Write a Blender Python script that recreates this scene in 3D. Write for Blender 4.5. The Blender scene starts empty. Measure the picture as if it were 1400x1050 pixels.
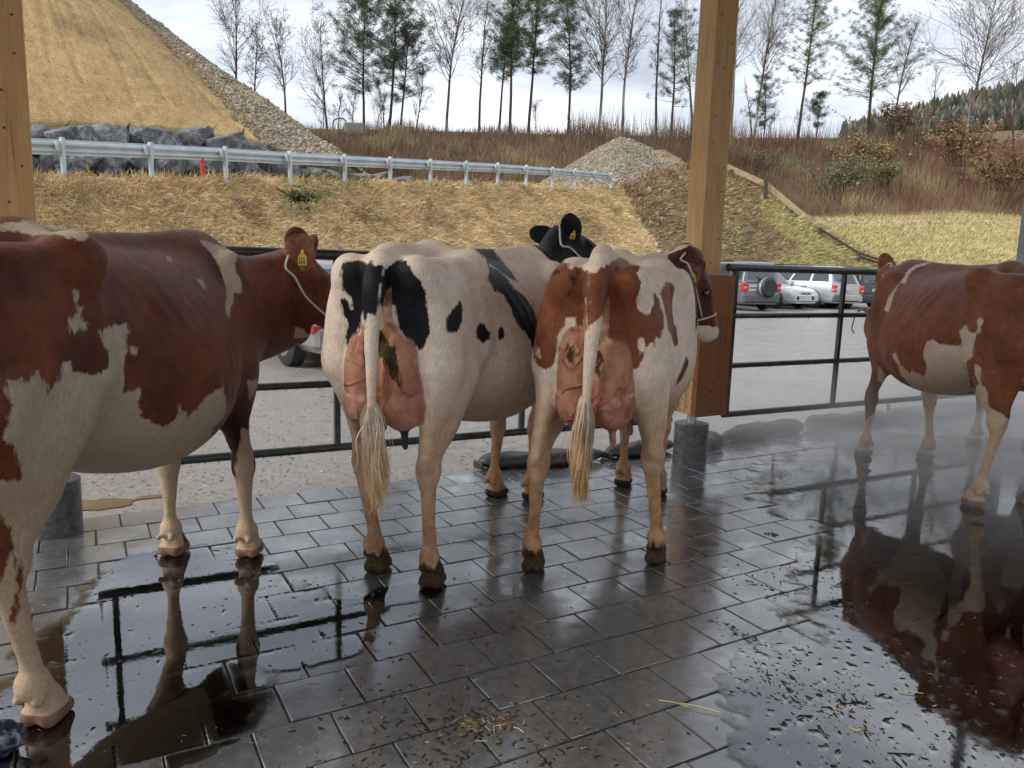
import bpy, bmesh, math, random
import numpy as np
from mathutils import Matrix, Vector
R = math.radians
rng = np.random.default_rng(7); random.seed(7)
SC = bpy.context.scene; COL = SC.collection
# ------------------------------------------------------------------ camera
EYE=1.45; FPX=1050.0; PITCH=R(8.9); ROLL=R(1.7)
_f=np.array([0,math.cos(PITCH),-math.sin(PITCH)]); _r0=np.array([1.,0,0]); _u0=np.cross(_r0,_f)
_r=math.cos(ROLL)*_r0+math.sin(ROLL)*_u0; _u=-math.sin(ROLL)*_r0+math.cos(ROLL)*_u0
cd=bpy.data.cameras.new('camera'); cam=bpy.data.objects.new('camera',cd); COL.objects.link(cam); SC.camera=cam
cd.sensor_width=36; cd.lens=36*FPX/1400; cd.clip_start=.05; cd.clip_end=3000
_M=Matrix((Vector(_r),Vector(_u),Vector(-_f))).transposed().to_4x4(); _M.translation=Vector((0,0,EYE)); cam.matrix_world=_M
# ------------------------------------------------------------------ sky, sun, exposure
w=bpy.data.worlds.new('World'); SC.world=w; w.use_nodes=True; nt=w.node_tree; nt.nodes.clear()
def _n(t,**k):
    n=nt.nodes.new(t)
    for a,b in k.items(): setattr(n,a,b)
    return n
out=_n('ShaderNodeOutputWorld'); mixs=_n('ShaderNodeMixShader'); b1=_n('ShaderNodeBackground'); b2=_n('ShaderNodeBackground')
sky=_n('ShaderNodeTexSky',sky_type='NISHITA',sun_disc=False,sun_elevation=R(40),sun_rotation=R(248)); b1.inputs[1].default_value=.12
tc=_n('ShaderNodeTexCoord'); mp=_n('ShaderNodeMapping'); mp.inputs['Scale'].default_value=(1,1,3.2)
no=_n('ShaderNodeTexNoise'); no.inputs['Scale'].default_value=3.1; no.inputs['Detail'].default_value=7; no.inputs['Roughness'].default_value=.52; no.inputs['Distortion'].default_value=.35
cr=_n('ShaderNodeValToRGB'); e=cr.color_ramp.elements
e[0].position=.28; e[0].color=(.25,.27,.31,1); e[1].position=.70; e[1].color=(.70,.71,.73,1)
x=e.new(.45); x.color=(.40,.425,.47,1); x=e.new(.56); x.color=(.58,.60,.64,1)
L=nt.links.new
L(sky.outputs[0],b1.inputs[0]); L(tc.outputs['Generated'],mp.inputs[0]); L(mp.outputs[0],no.inputs['Vector']); L(no.outputs[0],cr.inputs[0]); L(cr.outputs[0],b2.inputs[0]); b2.inputs[1].default_value=.76
mixs.inputs[0].default_value=.90; L(b1.outputs[0],mixs.inputs[1]); L(b2.outputs[0],mixs.inputs[2]); L(mixs.outputs[0],out.inputs[0])
sd=bpy.data.lights.new('sun','SUN'); sd.energy=1.3; sd.angle=R(32); sd.color=(1,.95,.87)
sun=bpy.data.objects.new('sun',sd); COL.objects.link(sun)
sun.rotation_euler=(R(50),0,R(-68)); sun.location=(0,0,30)
vs=SC.view_settings; vs.view_transform='Standard'; vs.look='None'; vs.exposure=1.38; vs.gamma=1; vs.use_curve_mapping=False
SC.cycles.max_bounces=8; SC.cycles.diffuse_bounces=4; SC.cycles.transparent_max_bounces=12; SC.cycles.use_denoising=True
SC.cycles.volume_bounces=2; SC.cycles.sample_clamp_indirect=6
# ------------------------------------------------------------------ helpers
def ray(px,py): return _f+_r*(px-700)/FPX-_u*(py-525)/FPX
def G(px,py,z=0.):
    d=ray(px,py); t=(z-EYE)/d[2]; return np.array([0,0,EYE])+d*t
def P(px,py,Y):
    d=ray(px,py); return np.array([0,0,EYE])+d*Y/d[1]
def proj(p):
    q=np.asarray(p,float)-[0,0,EYE]; w_=q@_f; return 700+FPX*(q@_r)/w_, 525-FPX*(q@_u)/w_, w_
def tag(o,label=None,cat=None,group=None,kind=None):
    for k,v in(('label',label),('category',cat),('group',group),('kind',kind)):
        if v: o[k]=v
    return o
def empty(name,loc=(0,0,0),rz=0,parent=None):
    o=bpy.data.objects.new(name,None); COL.objects.link(o); o.location=loc; o.rotation_euler=(0,0,rz); o.empty_display_size=.1
    if parent: o.parent=parent
    return o
def mesh_np(name,V,F,mat=None,parent=None,smooth=False,col=None,attrs=None):
    """V (n,3) array, F list of index tuples or an (m,k) array"""
    me=bpy.data.meshes.new(name); V=np.asarray(V,np.float32)
    if isinstance(F,np.ndarray):
        m,k=F.shape
        me.vertices.add(len(V)); me.vertices.foreach_set('co',V.ravel())
        me.loops.add(m*k); me.loops.foreach_set('vertex_index',F.ravel().astype(np.int32))
        me.polygons.add(m); me.polygons.foreach_set('loop_start',np.arange(0,m*k,k,dtype=np.int32))
        me.update(calc_edges=True); me.validate()
    else:
        me.from_pydata(V.tolist(),[],F); me.update()
    if col is not None:
        a=me.color_attributes.new('col','FLOAT_COLOR','POINT'); c=np.ones((len(V),4),np.float32); c[:,:3]=col; a.data.foreach_set('color',c.ravel())
    for k,v in (attrs or {}).items():
        a=me.attributes.new(k,'FLOAT','POINT'); a.data.foreach_set('value',np.asarray(v,np.float32))
    if smooth: me.polygons.foreach_set('use_smooth',[True]*len(me.polygons)); me.update()
    if mat: me.materials.append(mat)
    o=bpy.data.objects.new(name,me); COL.objects.link(o)
    if parent: o.parent=parent
    return o
class MB:
    def __init__(s): s.v=[]; s.f=[]
    def add(s,v,f):
        b=len(s.v); s.v+= [tuple(map(float,q)) for q in v]; s.f+=[tuple(b+i for i in q) for q in f]
    def box(s,c,size,rz=0,bev=0,M=None):
        hx,hy,hz=[q/2 for q in size]
        if bev<=0:
            v=[(x,y,z) for x in(-hx,hx) for y in(-hy,hy) for z in(-hz,hz)]
            f=[(0,1,3,2),(4,6,7,5),(0,4,5,1),(2,3,7,6),(0,2,6,4),(1,5,7,3)]
        else:
            b=bev; v=[];f=[]
            for z,i in((-hz,b),(-hz+b,0),(hz-b,0),(hz,b)):
                X,Y=hx-i,hy-i; k=b
                v+=[(X-k,-Y,z),(X,-Y+k,z),(X,Y-k,z),(X-k,Y,z),(-X+k,Y,z),(-X,Y-k,z),(-X,-Y+k,z),(-X+k,-Y,z)]
            f.append(tuple(range(7,-1,-1))); f.append(tuple(range(24,32)))
            for l in range(3):
                for j in range(8): f.append((l*8+j,l*8+(j+1)%8,(l+1)*8+(j+1)%8,(l+1)*8+j))
        c_,s_=math.cos(rz),math.sin(rz); o=[]
        for x,y,z in v:
            if M is not None:
                q=M@Vector((x,y,z)); o.append((q.x+c[0],q.y+c[1],q.z+c[2]))
            else: o.append((x*c_-y*s_+c[0],x*s_+y*c_+c[1],z+c[2]))
        s.add(o,f)
    def tube(s,pts,r,n=8,cap=True):
        pts=[np.array(p[:3],float) for p in pts]; rs=r if hasattr(r,'__len__') else [r]*len(pts)
        v=[];f=[]; up=np.array([0,0,1.])
        t0=pts[1]-pts[0]; a=np.cross(t0,up)
        if np.linalg.norm(a)<1e-4*np.linalg.norm(t0)+1e-9: a=np.array([1.,0,0])
        a/=np.linalg.norm(a)
        for i,p in enumerate(pts):
            t=pts[min(i+1,len(pts)-1)]-pts[max(i-1,0)]; t/=np.linalg.norm(t)+1e-12
            a=a-t*(a@t); a/=np.linalg.norm(a)+1e-12; b=np.cross(t,a)
            for j in range(n):
                q=2*math.pi*j/n; v.append(p+rs[i]*(math.cos(q)*a+math.sin(q)*b))
        for i in range(len(pts)-1):
            for j in range(n): f.append((i*n+j,i*n+(j+1)%n,(i+1)*n+(j+1)%n,(i+1)*n+j))
        if cap: f.append(tuple(range(n-1,-1,-1))); f.append(tuple((len(pts)-1)*n+j for j in range(n)))
        s.add(v,f)
    def build(s,name,mat=None,parent=None,smooth=False,auto=None):
        o=mesh_np(name,np.array(s.v),s.f,mat,parent,smooth)
        if auto:
            o.data.polygons.foreach_set('use_smooth',[True]*len(o.data.polygons)); o.data.set_sharp_from_angle(angle=R(auto))
        return o
# value noise, numpy
_perm=np.random.default_rng(3).random((64,64,64)).astype(np.float32)
def vnoise(p,sc=1.0,oct=4,rough=.5):
    p=np.asarray(p,float); 
    if p.shape[-1]==2: p=np.concatenate([p,np.zeros(p.shape[:-1]+(1,))],-1)
    tot=0;amp=1;s=0
    for o in range(oct):
        q=p*sc*2**o+o*17.3; i=np.floor(q).astype(int); f=q-i; f=f*f*(3-2*f); i&=63; j=(i+1)&63
        def g(a,b,c): return _perm[(i if a==0 else j)[...,0],(i if b==0 else j)[...,1],(i if c==0 else j)[...,2]]
        x,y,z=f[...,0],f[...,1],f[...,2]
        v=((g(0,0,0)*(1-x)+g(1,0,0)*x)*(1-y)+(g(0,1,0)*(1-x)+g(1,1,0)*x)*y)*(1-z)+((g(0,0,1)*(1-x)+g(1,0,1)*x)*(1-y)+(g(0,1,1)*(1-x)+g(1,1,1)*x)*y)*z
        tot=tot+v*amp; s+=amp; amp*=rough
    return tot/s*2-1
# ------------------------------------------------------------------ materials
class N:
    def __init__(s,name):
        s.m=bpy.data.materials.new(name); s.m.use_nodes=True; s.t=s.m.node_tree; s.b=s.t.nodes['Principled BSDF']; s.o=s.t.nodes['Material Output']
    def n(s,t,ins=None,**k):
        x=s.t.nodes.new(t)
        for a,b in k.items(): setattr(x,a,b)
        for a,b in (ins or {}).items(): s.set(x.inputs[a],b)
        return x
    def set(s,sock,v):
        if isinstance(v,bpy.types.NodeSocket): s.t.links.new(v,sock)
        else:
            if sock.type=='RGBA' and len(v)==3: v=(*v,1)
            sock.default_value=v
    def obj(s): return s.n('ShaderNodeTexCoord').outputs['Object']
    def pos(s): return s.n('ShaderNodeNewGeometry').outputs['Position']
    def map(s,v,scale=(1,1,1),rot=(0,0,0)): return s.n('ShaderNodeMapping',{'Vector':v,'Scale':scale,'Rotation':rot}).outputs[0]
    def noise(s,v,sc,det=4,rough=.5,dist=0,out=0): return s.n('ShaderNodeTexNoise',{'Vector':v,'Scale':sc,'Detail':det,'Roughness':rough,'Distortion':dist}).outputs[out]
    def vor(s,v,sc,feature='F1',out=0,**k): return s.n('ShaderNodeTexVoronoi',{'Vector':v,'Scale':sc},feature=feature,**k).outputs[out]
    def ramp(s,f,stops,interp='LINEAR'):
        x=s.n('ShaderNodeValToRGB',{'Fac':f}); r=x.color_ramp; r.interpolation=interp; e=r.elements
        while len(e)<len(stops): e.new(.5)
        for el,(p,c) in zip(e,stops):
            el.position=p; el.color=(c,c,c,1) if not hasattr(c,'__len__') else (*c,1)
        return x.outputs[0]
    def mix(s,f,a,b,mode='MIX'): 
        x=s.n('ShaderNodeMix',data_type='RGBA',blend_type=mode); s.set(x.inputs[0],f); s.set(x.inputs[6],a); s.set(x.inputs[7],b); return x.outputs[2]
    def math(s,op,a,b=0.,c=None,clamp=False):
        x=s.n('ShaderNodeMath',operation=op,use_clamp=clamp); s.set(x.inputs[0],a); s.set(x.inputs[1],b)
        if c is not None: s.set(x.inputs[2],c)
        return x.outputs[0]
    def bump(s,h,st=.3,dist=.01,nrm=None):
        i={'Height':h,'Strength':st,'Distance':dist}
        if nrm is not None: i['Normal']=nrm
        return s.n('ShaderNodeBump',i).outputs[0]
    def attr(s,nm,out='Fac'): return s.n('ShaderNodeAttribute',attribute_name=nm).outputs[out]
    def fin(s,**k):
        names=dict(color='Base Color',rough='Roughness',metal='Metallic',normal='Normal',spec='Specular IOR Level',coat='Coat Weight',coatr='Coat Roughness',trans='Transmission Weight',ior='IOR',sheen='Sheen Weight',sss='Subsurface Weight',alpha='Alpha',emit='Emission Color',emits='Emission Strength')
        for a,b in k.items(): s.set(s.b.inputs[names[a]],b)
        return s.m
def simple(name,c,rough=.5,metal=0,var=.12,sc=8,bumpst=.1,spec=.5,coat=0):
    m=N(name); p=m.obj(); n=m.noise(p,sc,5)
    d=tuple(q*(1-var*2) for q in c); l=tuple(min(1,q*(1+var)) for q in c)
    return m.fin(color=m.ramp(n,[(.3,d),(.7,l)]),rough=m.math('MULTIPLY_ADD',n,.2,rough-.1),metal=metal,normal=m.bump(m.noise(p,sc*6,3),bumpst,.003),spec=spec,coat=coat)
def colattr(name,rough=.8,sc=3.0,spec=.25,var=.35):
    m=N(name); c=m.attr('col','Color'); n=m.noise(m.pos(),sc,4)
    return m.fin(color=m.mix(1.0,c,m.ramp(n,[(.3,1-var),(.7,1+var*.6)]),'MULTIPLY'),rough=rough,spec=spec)
# ------------------------------------------------------------------ shed frame: e runs along the fence, n points outwards
ANG=R(29.7); EV=np.array([math.cos(ANG),math.sin(ANG)]); NV=np.array([-math.sin(ANG),math.cos(ANG)])
def EN(e,n,z=0.): q=EV*e+NV*n; return (q[0],q[1],z)
def toEN(p): p=np.asarray(p,float)[...,:2]; return p@EV, p@NV
PW,PD,JT=.2475,.2405,.007
A0e,A0n=toEN((-.033,2.867))
EDGE_N=A0n+PD*round((4.75-A0n)/PD)
def basin(x,y):
    """how deep the floor lies under the puddle level (0..1), from world x,y"""
    x=np.asarray(x,float); y=np.asarray(y,float)
    def bl(cx,cy,rx,ry,rot=0):
        c,s=math.cos(rot),math.sin(rot); u=((x-cx)*c+(y-cy)*s)/rx; v=(-(x-cx)*s+(y-cy)*c)/ry; return np.clip(1.25-(u*u+v*v),-1.5,1)
    b=np.maximum.reduce([bl(1.35,2.05,.62,.80,.1),bl(2.4,3.2,1.0,1.5,-.5),bl(3.6,5.4,1.9,1.3,.45),bl(1.9,4.6,.34,.16,.5),bl(1.62,3.55,.26,.10,.4),
        bl(-1.25,2.85,.50,.50,.3),bl(-1.45,3.25,.36,.42,.5),bl(-1.25,2.3,.45,.35,0),bl(-.72,2.95,.22,.16,.5),bl(-.72,2.68,.22,.10,.5),bl(-.45,3.2,.16,.10,.5)])
    return b
# paver material
m=N('wet concrete paver'); p=m.pos(); oi=m.n('ShaderNodeObjectInfo').outputs['Random']
big=m.noise(p,1.3,4); fine=m.noise(p,210,3,.65); mid=m.noise(p,26,5,.6); grain=m.vor(p,260)
base=m.ramp(big,[(.30,(.058,.062,.064)),(.5,(.088,.095,.102)),(.72,(.082,.080,.078))])
base=m.mix(m.math('MULTIPLY',oi,.35),base,(.095,.098,.102))
base=m.mix(1.0,base,m.ramp(mid,[(.3,.62),(.7,1.28)]),'MULTIPLY')
base=m.mix(m.ramp(m.noise(p,3.1,6,.65),[(.60,0),(.76,.5)]),base,(.058,.036,.020))
base=m.mix(m.ramp(m.noise(p,60,4,.7),[(.66,0),(.74,.5)]),base,(.11,.10,.085))
ro=m.math('ADD',m.ramp(m.noise(p,5.0,6,.62),[(.34,.10),(.60,.33)]),m.math('MULTIPLY',fine,.10))
h=m.math('ADD',m.math('MULTIPLY',fine,.55),m.math('MULTIPLY',mid,.9))
wetk=m.ramp(m.noise(p,5.0,6,.62),[(.36,.12),(.60,.62)])
m.b.inputs['Coat IOR'].default_value=2.05; M_PAVER=m.fin(color=base,rough=ro,normal=m.bump(h,wetk,.0022),spec=.6,coat=1.0,coatr=m.math('MULTIPLY',ro,.55))
m=N('joint grit'); p=m.pos()
M_JOINT=m.fin(color=m.ramp(m.noise(p,80,5),[(.3,(.012,.011,.010)),(.7,(.05,.042,.033))]),rough=.5,normal=m.bump(m.noise(p,300,3),.6,.003))
m=N('puddle water'); p=m.pos(); fr=m.n('ShaderNodeFresnel',{'IOR':2.6,'Normal':m.bump(m.noise(p,3.2,2),.05,.004)})
gl=m.n('ShaderNodeBsdfGlossy',{'Color':(1,1,1),'Roughness':m.ramp(m.noise(p,2.1,5,.6),[(.4,.012),(.7,.07)]),'Normal':m.bump(m.noise(p,13,4),.07,.004)}); tr=m.n('ShaderNodeBsdfTransparent',{'Color':(.72,.70,.64)})
mx=m.n('ShaderNodeMixShader'); m.set(mx.inputs[0],m.math('MULTIPLY',fr.outputs[0],m.ramp(m.attr('depth'),[(0,.15),(.08,.65),(.25,1)]))); m.set(mx.inputs[1],tr.outputs[0]); m.set(mx.inputs[2],gl.outputs[0]); m.t.links.new(mx.outputs[0],m.o.inputs[0]); M_WATER=m.m
# pavers
floor=tag(empty('floor'),kind='structure')
def paver_mesh(i,W,D):
    r=np.random.default_rng(100+i); hx,hy=W/2-JT/2,D/2-JT/2; v=[]
    k=.0028
    for z,q in((-.03,0),(-k*.9,0),(0,k)):
        for sx,sy in((-1,-1),(0,-1),(1,-1),(1,0),(1,1),(0,1),(-1,1),(-1,0)):
            v.append((sx*(hx-q)+r.normal()*.0009,sy*(hy-q)+r.normal()*.0009,z+(r.normal()*.0004 if z==0 else 0)))
    f=[(l*8+j,l*8+(j+1)%8,(l+1)*8+(j+1)%8,(l+1)*8+j) for l in(0,1) for j in range(8)]+[tuple(range(16,24))]
    return np.array(v),f
PV=[paver_mesh(i,PW,PD) for i in range(14)]
slots=[]
for ri in range(-19,int(round((EDGE_N-A0n)/PD))):
    cn=A0n+PD*(ri+.5)
    for ci in range(-21,34):
        ce=A0e+PW*(ci+.5)+(PW/2 if ri%2 else 0)
        x,y,_=EN(ce,cn)
        if y<.9: 
            if y<-3 or abs(x)>3: continue
        slots.append((x,y))
slots=np.array(slots); bs=basin(slots[:,0],slots[:,1])
# level under each paver: 0 where dry, lower inside the basins
def level(b): return -.0055*np.clip(b*2.2+.25,0,1)
px,py,pw=proj(np.c_[slots,np.zeros(len(slots))]); vis=(pw>.5)&(px>-60)&(px<1460)&(py<1120)
order=np.argsort(np.where(vis,np.hypot(slots[:,0],slots[:,1]),99)); 
meshes=[]
for V,F in PV:
    o=mesh_np('paver',V,F,M_PAVER); meshes.append(o.data); bpy.data.objects.remove(o)
rest=MB()
for rank,i in enumerate(order):
    x,y=slots[i]; b=bs[i]; z=level(b)+rng.normal()*.0007*(1 if b<-.2 else .5); tx,ty=rng.normal(size=2)*(.0042 if b<-.3 else .0012); k=int(rng.integers(14))
    Mr=Matrix.Rotation(ANG+rng.normal()*.004+(math.pi if rng.random()<.5 else 0),4,'Z')@Matrix.Rotation(tx,4,'X')@Matrix.Rotation(ty,4,'Y')
    Mr.translation=Vector((x,y,z))
    if rank<300 and vis[i]:
        o=bpy.data.objects.new('paver',meshes[k]); COL.objects.link(o); o.matrix_world=Mr; o.parent=floor
    else:
        V=PV[k][0]; A=np.array(Mr.to_3x3()); rest.add(V@A.T+np.array([x,y,z]),PV[k][1])
o=rest.build('distant_pavers',M_PAVER,floor); o['kind']='stuff'
# joint bed follows the level
ee=np.arange(-9,13.1,.1); nn=np.arange(-5,EDGE_N+.01,.05); E_,N_=np.meshgrid(ee,nn,indexing='ij'); X=EV[0]*E_+NV[0]*N_; Y=EV[1]*E_+NV[1]*N_
Z=level(basin(X,Y))-.0075
def gridfaces(a,b):
    i=np.arange((a)*(b)).reshape(a,b); return np.stack([i[:-1,:-1],i[1:,:-1],i[1:,1:],i[:-1,1:]],-1).reshape(-1,4)
mesh_np('joint_bed',np.stack([X,Y,Z],-1).reshape(-1,3),gridfaces(*X.shape),M_JOINT,floor)
# water: marching squares on a ragged field
def marching(F,X,Y,z):
    V=[];idx={};T=[];WV=[]
    def vp(i,j):
        k=(i,j,-1)
        if k not in idx: idx[k]=len(V); V.append((X[i,j],Y[i,j],z)); WV.append(float(F[i,j]))
        return idx[k]
    def ve(a,b):
        if a>b: a,b=b,a
        k=(a,b)
        if k not in idx:
            t=F[a]/(F[a]-F[b]); idx[k]=len(V); V.append((X[a]+(X[b]-X[a])*t,Y[a]+(Y[b]-Y[a])*t,z)); WV.append(0.)
        return idx[k]
    ins=F>0; c=ins[:-1,:-1].astype(int)+ins[1:,:-1]+ins[1:,1:]+ins[:-1,1:]
    for i,j in np.argwhere(c>0):
        cs=[(i,j),(i+1,j),(i+1,j+1),(i,j+1)]; poly=[]
        for a in range(4):
            p,q=cs[a],cs[(a+1)%4]
            if ins[p]: poly.append(vp(*p))
            if ins[p]!=ins[q]: poly.append(ve(p,q))
        if len(poly)>2: T.append(tuple(poly))
    marching.w=np.array(WV); return np.array(V),T
gx=np.arange(-3.2,6.6,.0135); gy=np.arange(1.4,7.8,.0135); GX,GY=np.meshgrid(gx,gy,indexing='ij')
pp=np.stack([GX,GY],-1); b=basin(GX,GY)
ge,gn=toEN(pp); row=np.floor((gn-A0n)/PD); fn=((gn-A0n)/PD-row)*PD; fe=(((ge-A0e-np.where(row.astype(int)%2!=0,PW/2,0))/PW)%1)*PW
dj=np.minimum(np.minimum(fn,PD-fn),np.minimum(fe,PW-fe))
W=b+.42*vnoise(pp,3.1,3)+.38*vnoise(pp+9,15,4,.6)-.05
leftk=np.clip((.2-GX)/.4,0,1)*np.clip(1.0-(b-.6)*.3,0,1)
W=W-leftk*1.1*np.exp(-(dj/.007)**2)*(vnoise(pp,4,2)>-.25)
# specks of grit and dung standing out of the water
sp=vnoise(pp+3,38,2,.6); dens=np.exp(-((GX-1.25)**2/.25+(GY-2.35)**2/.35)); W=np.where((sp>.62-.30*dens),-.3,W)
W=np.where(gn>EDGE_N-.01,-1,W)
V,T=marching(W,GX,GY,.0012)
o=mesh_np('puddle_water',V,T,M_WATER,attrs={'depth':marching.w}); tag(o,kind='structure')
# ground and yard
m=N('earth'); p=m.pos(); M_EARTH=m.fin(color=m.ramp(m.noise(p,.2,5),[(.3,(.05,.045,.03)),(.7,(.10,.09,.05))]),rough=.9)
o=mesh_np('ground',[(-900,-900,-.6),(900,-900,-.6),(900,1500,-.6),(-900,1500,-.6)],[(0,1,2,3)],M_EARTH); tag(o,kind='structure')
m=N('wet yard concrete'); p=m.pos(); n1=m.noise(p,.5,5,.6); n2=m.noise(p,7,6,.62); n3=m.noise(p,55,4,.6)
c=m.ramp(n1,[(.3,(.23,.22,.212)),(.55,(.27,.258,.245)),(.7,(.235,.222,.205))]); c=m.mix(1,c,m.ramp(n2,[(.3,.74),(.7,1.22)]),'MULTIPLY'); c=m.mix(1,c,m.ramp(n3,[(.3,.78),(.7,1.22)]),'MULTIPLY'); sx_=m.n('ShaderNodeSeparateXYZ',{0:p}).outputs[0]; c=m.mix(m.ramp(m.math('MULTIPLY_ADD',sx_,-.25,.25),[(0,0),(1,.75)]),c,m.mix(1,(.265,.235,.205),m.ramp(m.noise(p,24,6,.7),[(.35,.55),(.65,1.25)]),'MULTIPLY'))
mudm=m.ramp(m.noise(p,1.1,6,.6,.4),[(.60,0),(.72,.55)]); c=m.mix(mudm,c,(.13,.09,.05))
M_YARD=m.fin(color=c,rough=m.ramp(m.noise(p,1.6,6,.6),[(.36,.30),(.62,.48)]),normal=m.bump(m.math('ADD',n3,m.math('MULTIPLY',n2,.4)),.22,.003),spec=.5)
ee=np.arange(-45,70.1,2.5); nn=np.array([EDGE_N+.003,EDGE_N+.4,EDGE_N+1,EDGE_N+2,EDGE_N+4,11,14,19,26,40]); E_,N_=np.meshgrid(ee,nn,indexing='ij')
X=EV[0]*E_+NV[0]*N_; Y=EV[1]*E_+NV[1]*N_
o=mesh_np('yard',np.stack([X,Y,np.full_like(X,-.003)],-1).reshape(-1,3),gridfaces(*X.shape),M_YARD); tag(o,kind='structure')
# muddy brown run-off puddle at the paver edge, far left
mx_=np.stack(np.meshgrid(np.arange(-3.2,-.9,.02),np.arange(3.4,5.6,.02),indexing='ij'),-1); e_,n_=toEN(mx_)
Wm=.9-((e_+.1)/.55)**2-((n_-4.90)/.10)**2+1.5*vnoise(mx_,8,4); Wm=np.where(n_<EDGE_N-.25,-1,Wm)
V,T=marching(Wm,mx_[...,0],mx_[...,1],.0022)
m=N('muddy water'); p=m.pos(); M_MUD=m.fin(color=m.ramp(m.noise(p,5,4),[(.3,(.10,.065,.04)),(.7,(.17,.12,.08))]),rough=.09,normal=m.bump(m.noise(p,14,3),.12,.003),spec=.6)
o=mesh_np('muddy_puddle',V,T,M_MUD); tag(o,kind='structure')

# ------------------------------------------------------------------ timber posts, footings, roof
def timber(name,light,dark,knot=1.0):
    m=N(name); p=m.obj(); g=m.map(p,(1,1,.05)); n=m.noise(g,38,5,.6,.8); n2=m.noise(m.map(p,(1,1,.12)),6,3)
    c=m.ramp(n,[(.25,dark),(.5,tuple((a+b)/2 for a,b in zip(light,dark))),(.75,light)])
    c=m.mix(m.ramp(n2,[(.4,0),(.7,.4)]),c,dark)
    v=m.n('ShaderNodeTexVoronoi',{'Vector':m.map(p,(1,1,.55)),'Scale':7.0,'Randomness':1.0}); k=m.ramp(v.outputs['Distance'],[(.07,1),(.13,0)])
    c=m.mix(m.math('MULTIPLY',k,.75*knot),c,(.16,.055,.02))
    ck=m.noise(m.map(p,(1,1,.035)),30,3,.5,.3); ckm=m.math('MULTIPLY',m.ramp(m.math('ABSOLUTE',m.math('SUBTRACT',ck,.5)),[(0,1),(.010,0)]),m.ramp(m.noise(m.map(p,(1,1,.4)),3,3),[(.52,0),(.60,1)])); c=m.mix(m.math('MULTIPLY',ckm,.8),c,(.05,.025,.012))
    st=m.ramp(m.noise(m.map(p,(1,1,.5)),5,5,.65),[(.50,0),(.75,.45)]); c=m.mix(st,c,tuple(q*.55 for q in dark))
    zs=m.n('ShaderNodeSeparateXYZ',{0:p}).outputs[2]; c=m.mix(m.math('MULTIPLY',m.ramp(zs,[(.40,.8),(.95,0)]),m.ramp(m.noise(p,55,4,.7),[(.50,0),(.60,1)])),c,(.07,.05,.035))
    return m.fin(color=c,rough=.6,normal=m.bump(m.math('SUBTRACT',n,ckm),.25,.002),spec=.3)
M_TIMB=timber('spruce timber',(.58,.36,.155),(.43,.245,.095)); M_TIMB2=timber('red stained spruce board',(.30,.125,.048),(.21,.08,.028))
M_KNOT=simple('dark drill plug',(.05,.018,.008),.6); M_PIER=simple('wet concrete pier',(.085,.088,.085),.35,0,.3,30,.4,.5); M_STEEL=simple('galvanised steel',(.42,.44,.46),.4,.85,.15,20)
def cyl(mb,c,r,z0,z1,n=28,bev=.006):
    pts=[(c[0],c[1],z0),(c[0],c[1],z1-bev),(c[0],c[1],z1)]; mb.tube(pts,[r,r,r-bev],n)
def wood_post(cx,cy,label,lower_board,group,pierc):
    t=tag(empty('timber_post',(cx,cy,0),ANG),label,'post',group)
    b=MB(); b.box((0,0,(4.62+.37)/2),(.20,.18,4.25),bev=.004); o=b.build('beam',M_TIMB,t)
    if lower_board:
        b=MB(); b.box((.055,-.118,.36+.525),(.31,.05,1.05),bev=.003); o2=b.build('lower_board',M_TIMB2,t)
        b=MB(); b.box((.157,.0,.36+.52),(.11,.17,1.04),bev=.003); b.build('side_board',M_TIMB2,t)
        r=np.random.default_rng(5)
        for _ in range(34):
            u,v=r.uniform(-.08,.19),r.choice([r.uniform(.38,.62),r.uniform(.38,1.35)]); k=MB(); rr=r.uniform(.0035,.0075)
            k.tube([(u,-.1425,v),(u,-.1445,v)],rr,7); k.build('plug_mark',M_KNOT,t)
    r=np.random.default_rng(int(cx*100)%97)
    for z in np.arange(1.5,4.4,.17):
        k=MB(); u=r.choice([-.055,.0,.06]); k.tube([(u,-.0905,z),(u,-.0925,z)],.006,7); k.build('plug_mark',M_KNOT,t)
    b=MB(); b.tube([(0,0,.27),(0,0,.372)],.036,16); b.build('steel_foot',M_STEEL,t)
    b=MB(); c,s=math.cos(-ANG),math.sin(-ANG); dx,dy=pierc[0]-cx,pierc[1]-cy; lx,ly=dx*c-dy*s,dx*s+dy*c
    cyl(b,(lx,ly),.13,-.02,.285); b.build('concrete_pier',M_PIER,t,auto=40)
    return t
rp=(1.385,5.78); lp=(-2.36,3.83)
wood_post(rp[0],rp[1],'timber roof post on a round concrete pier, near the middle right',True,'timber roof posts along the fence',(1.39,5.79))
wood_post(lp[0]-.10,lp[1]-.02,'timber roof post at the left, behind the back of the nearest brown cow',False,'timber roof posts along the fence',lp)
b=MB(); q=P(1404,320,7.4); b.box((q[0]+.03,7.45,2.3),(.09,.09,4.6),ANG,.004); o=b.build('steel_post',simple('blue grey painted steel',(.20,.23,.26),.4)); tag(o,'blue grey steel post at the right behind the brown cow on the right','post')
b=MB(); q=EN(2.5,1.3); b.box((q[0],q[1],4.72),(10.0,8.6,.16),ANG); roof=b.build('roof',timber('roof boards',(.42,.27,.12),(.30,.17,.07),.4)); tag(roof,kind='structure')
for n_ in(4.95,1.6,-1.6,-2.8):
    b=MB(); q=EN(2.5,n_); b.box((q[0],q[1],4.52),(9.9,.16,.24),ANG); b.build('roof_beam',M_TIMB,None)
for o in list(bpy.data.objects):
    if o.name.startswith('roof_beam'): o['kind']='structure'; o.parent=roof
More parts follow.
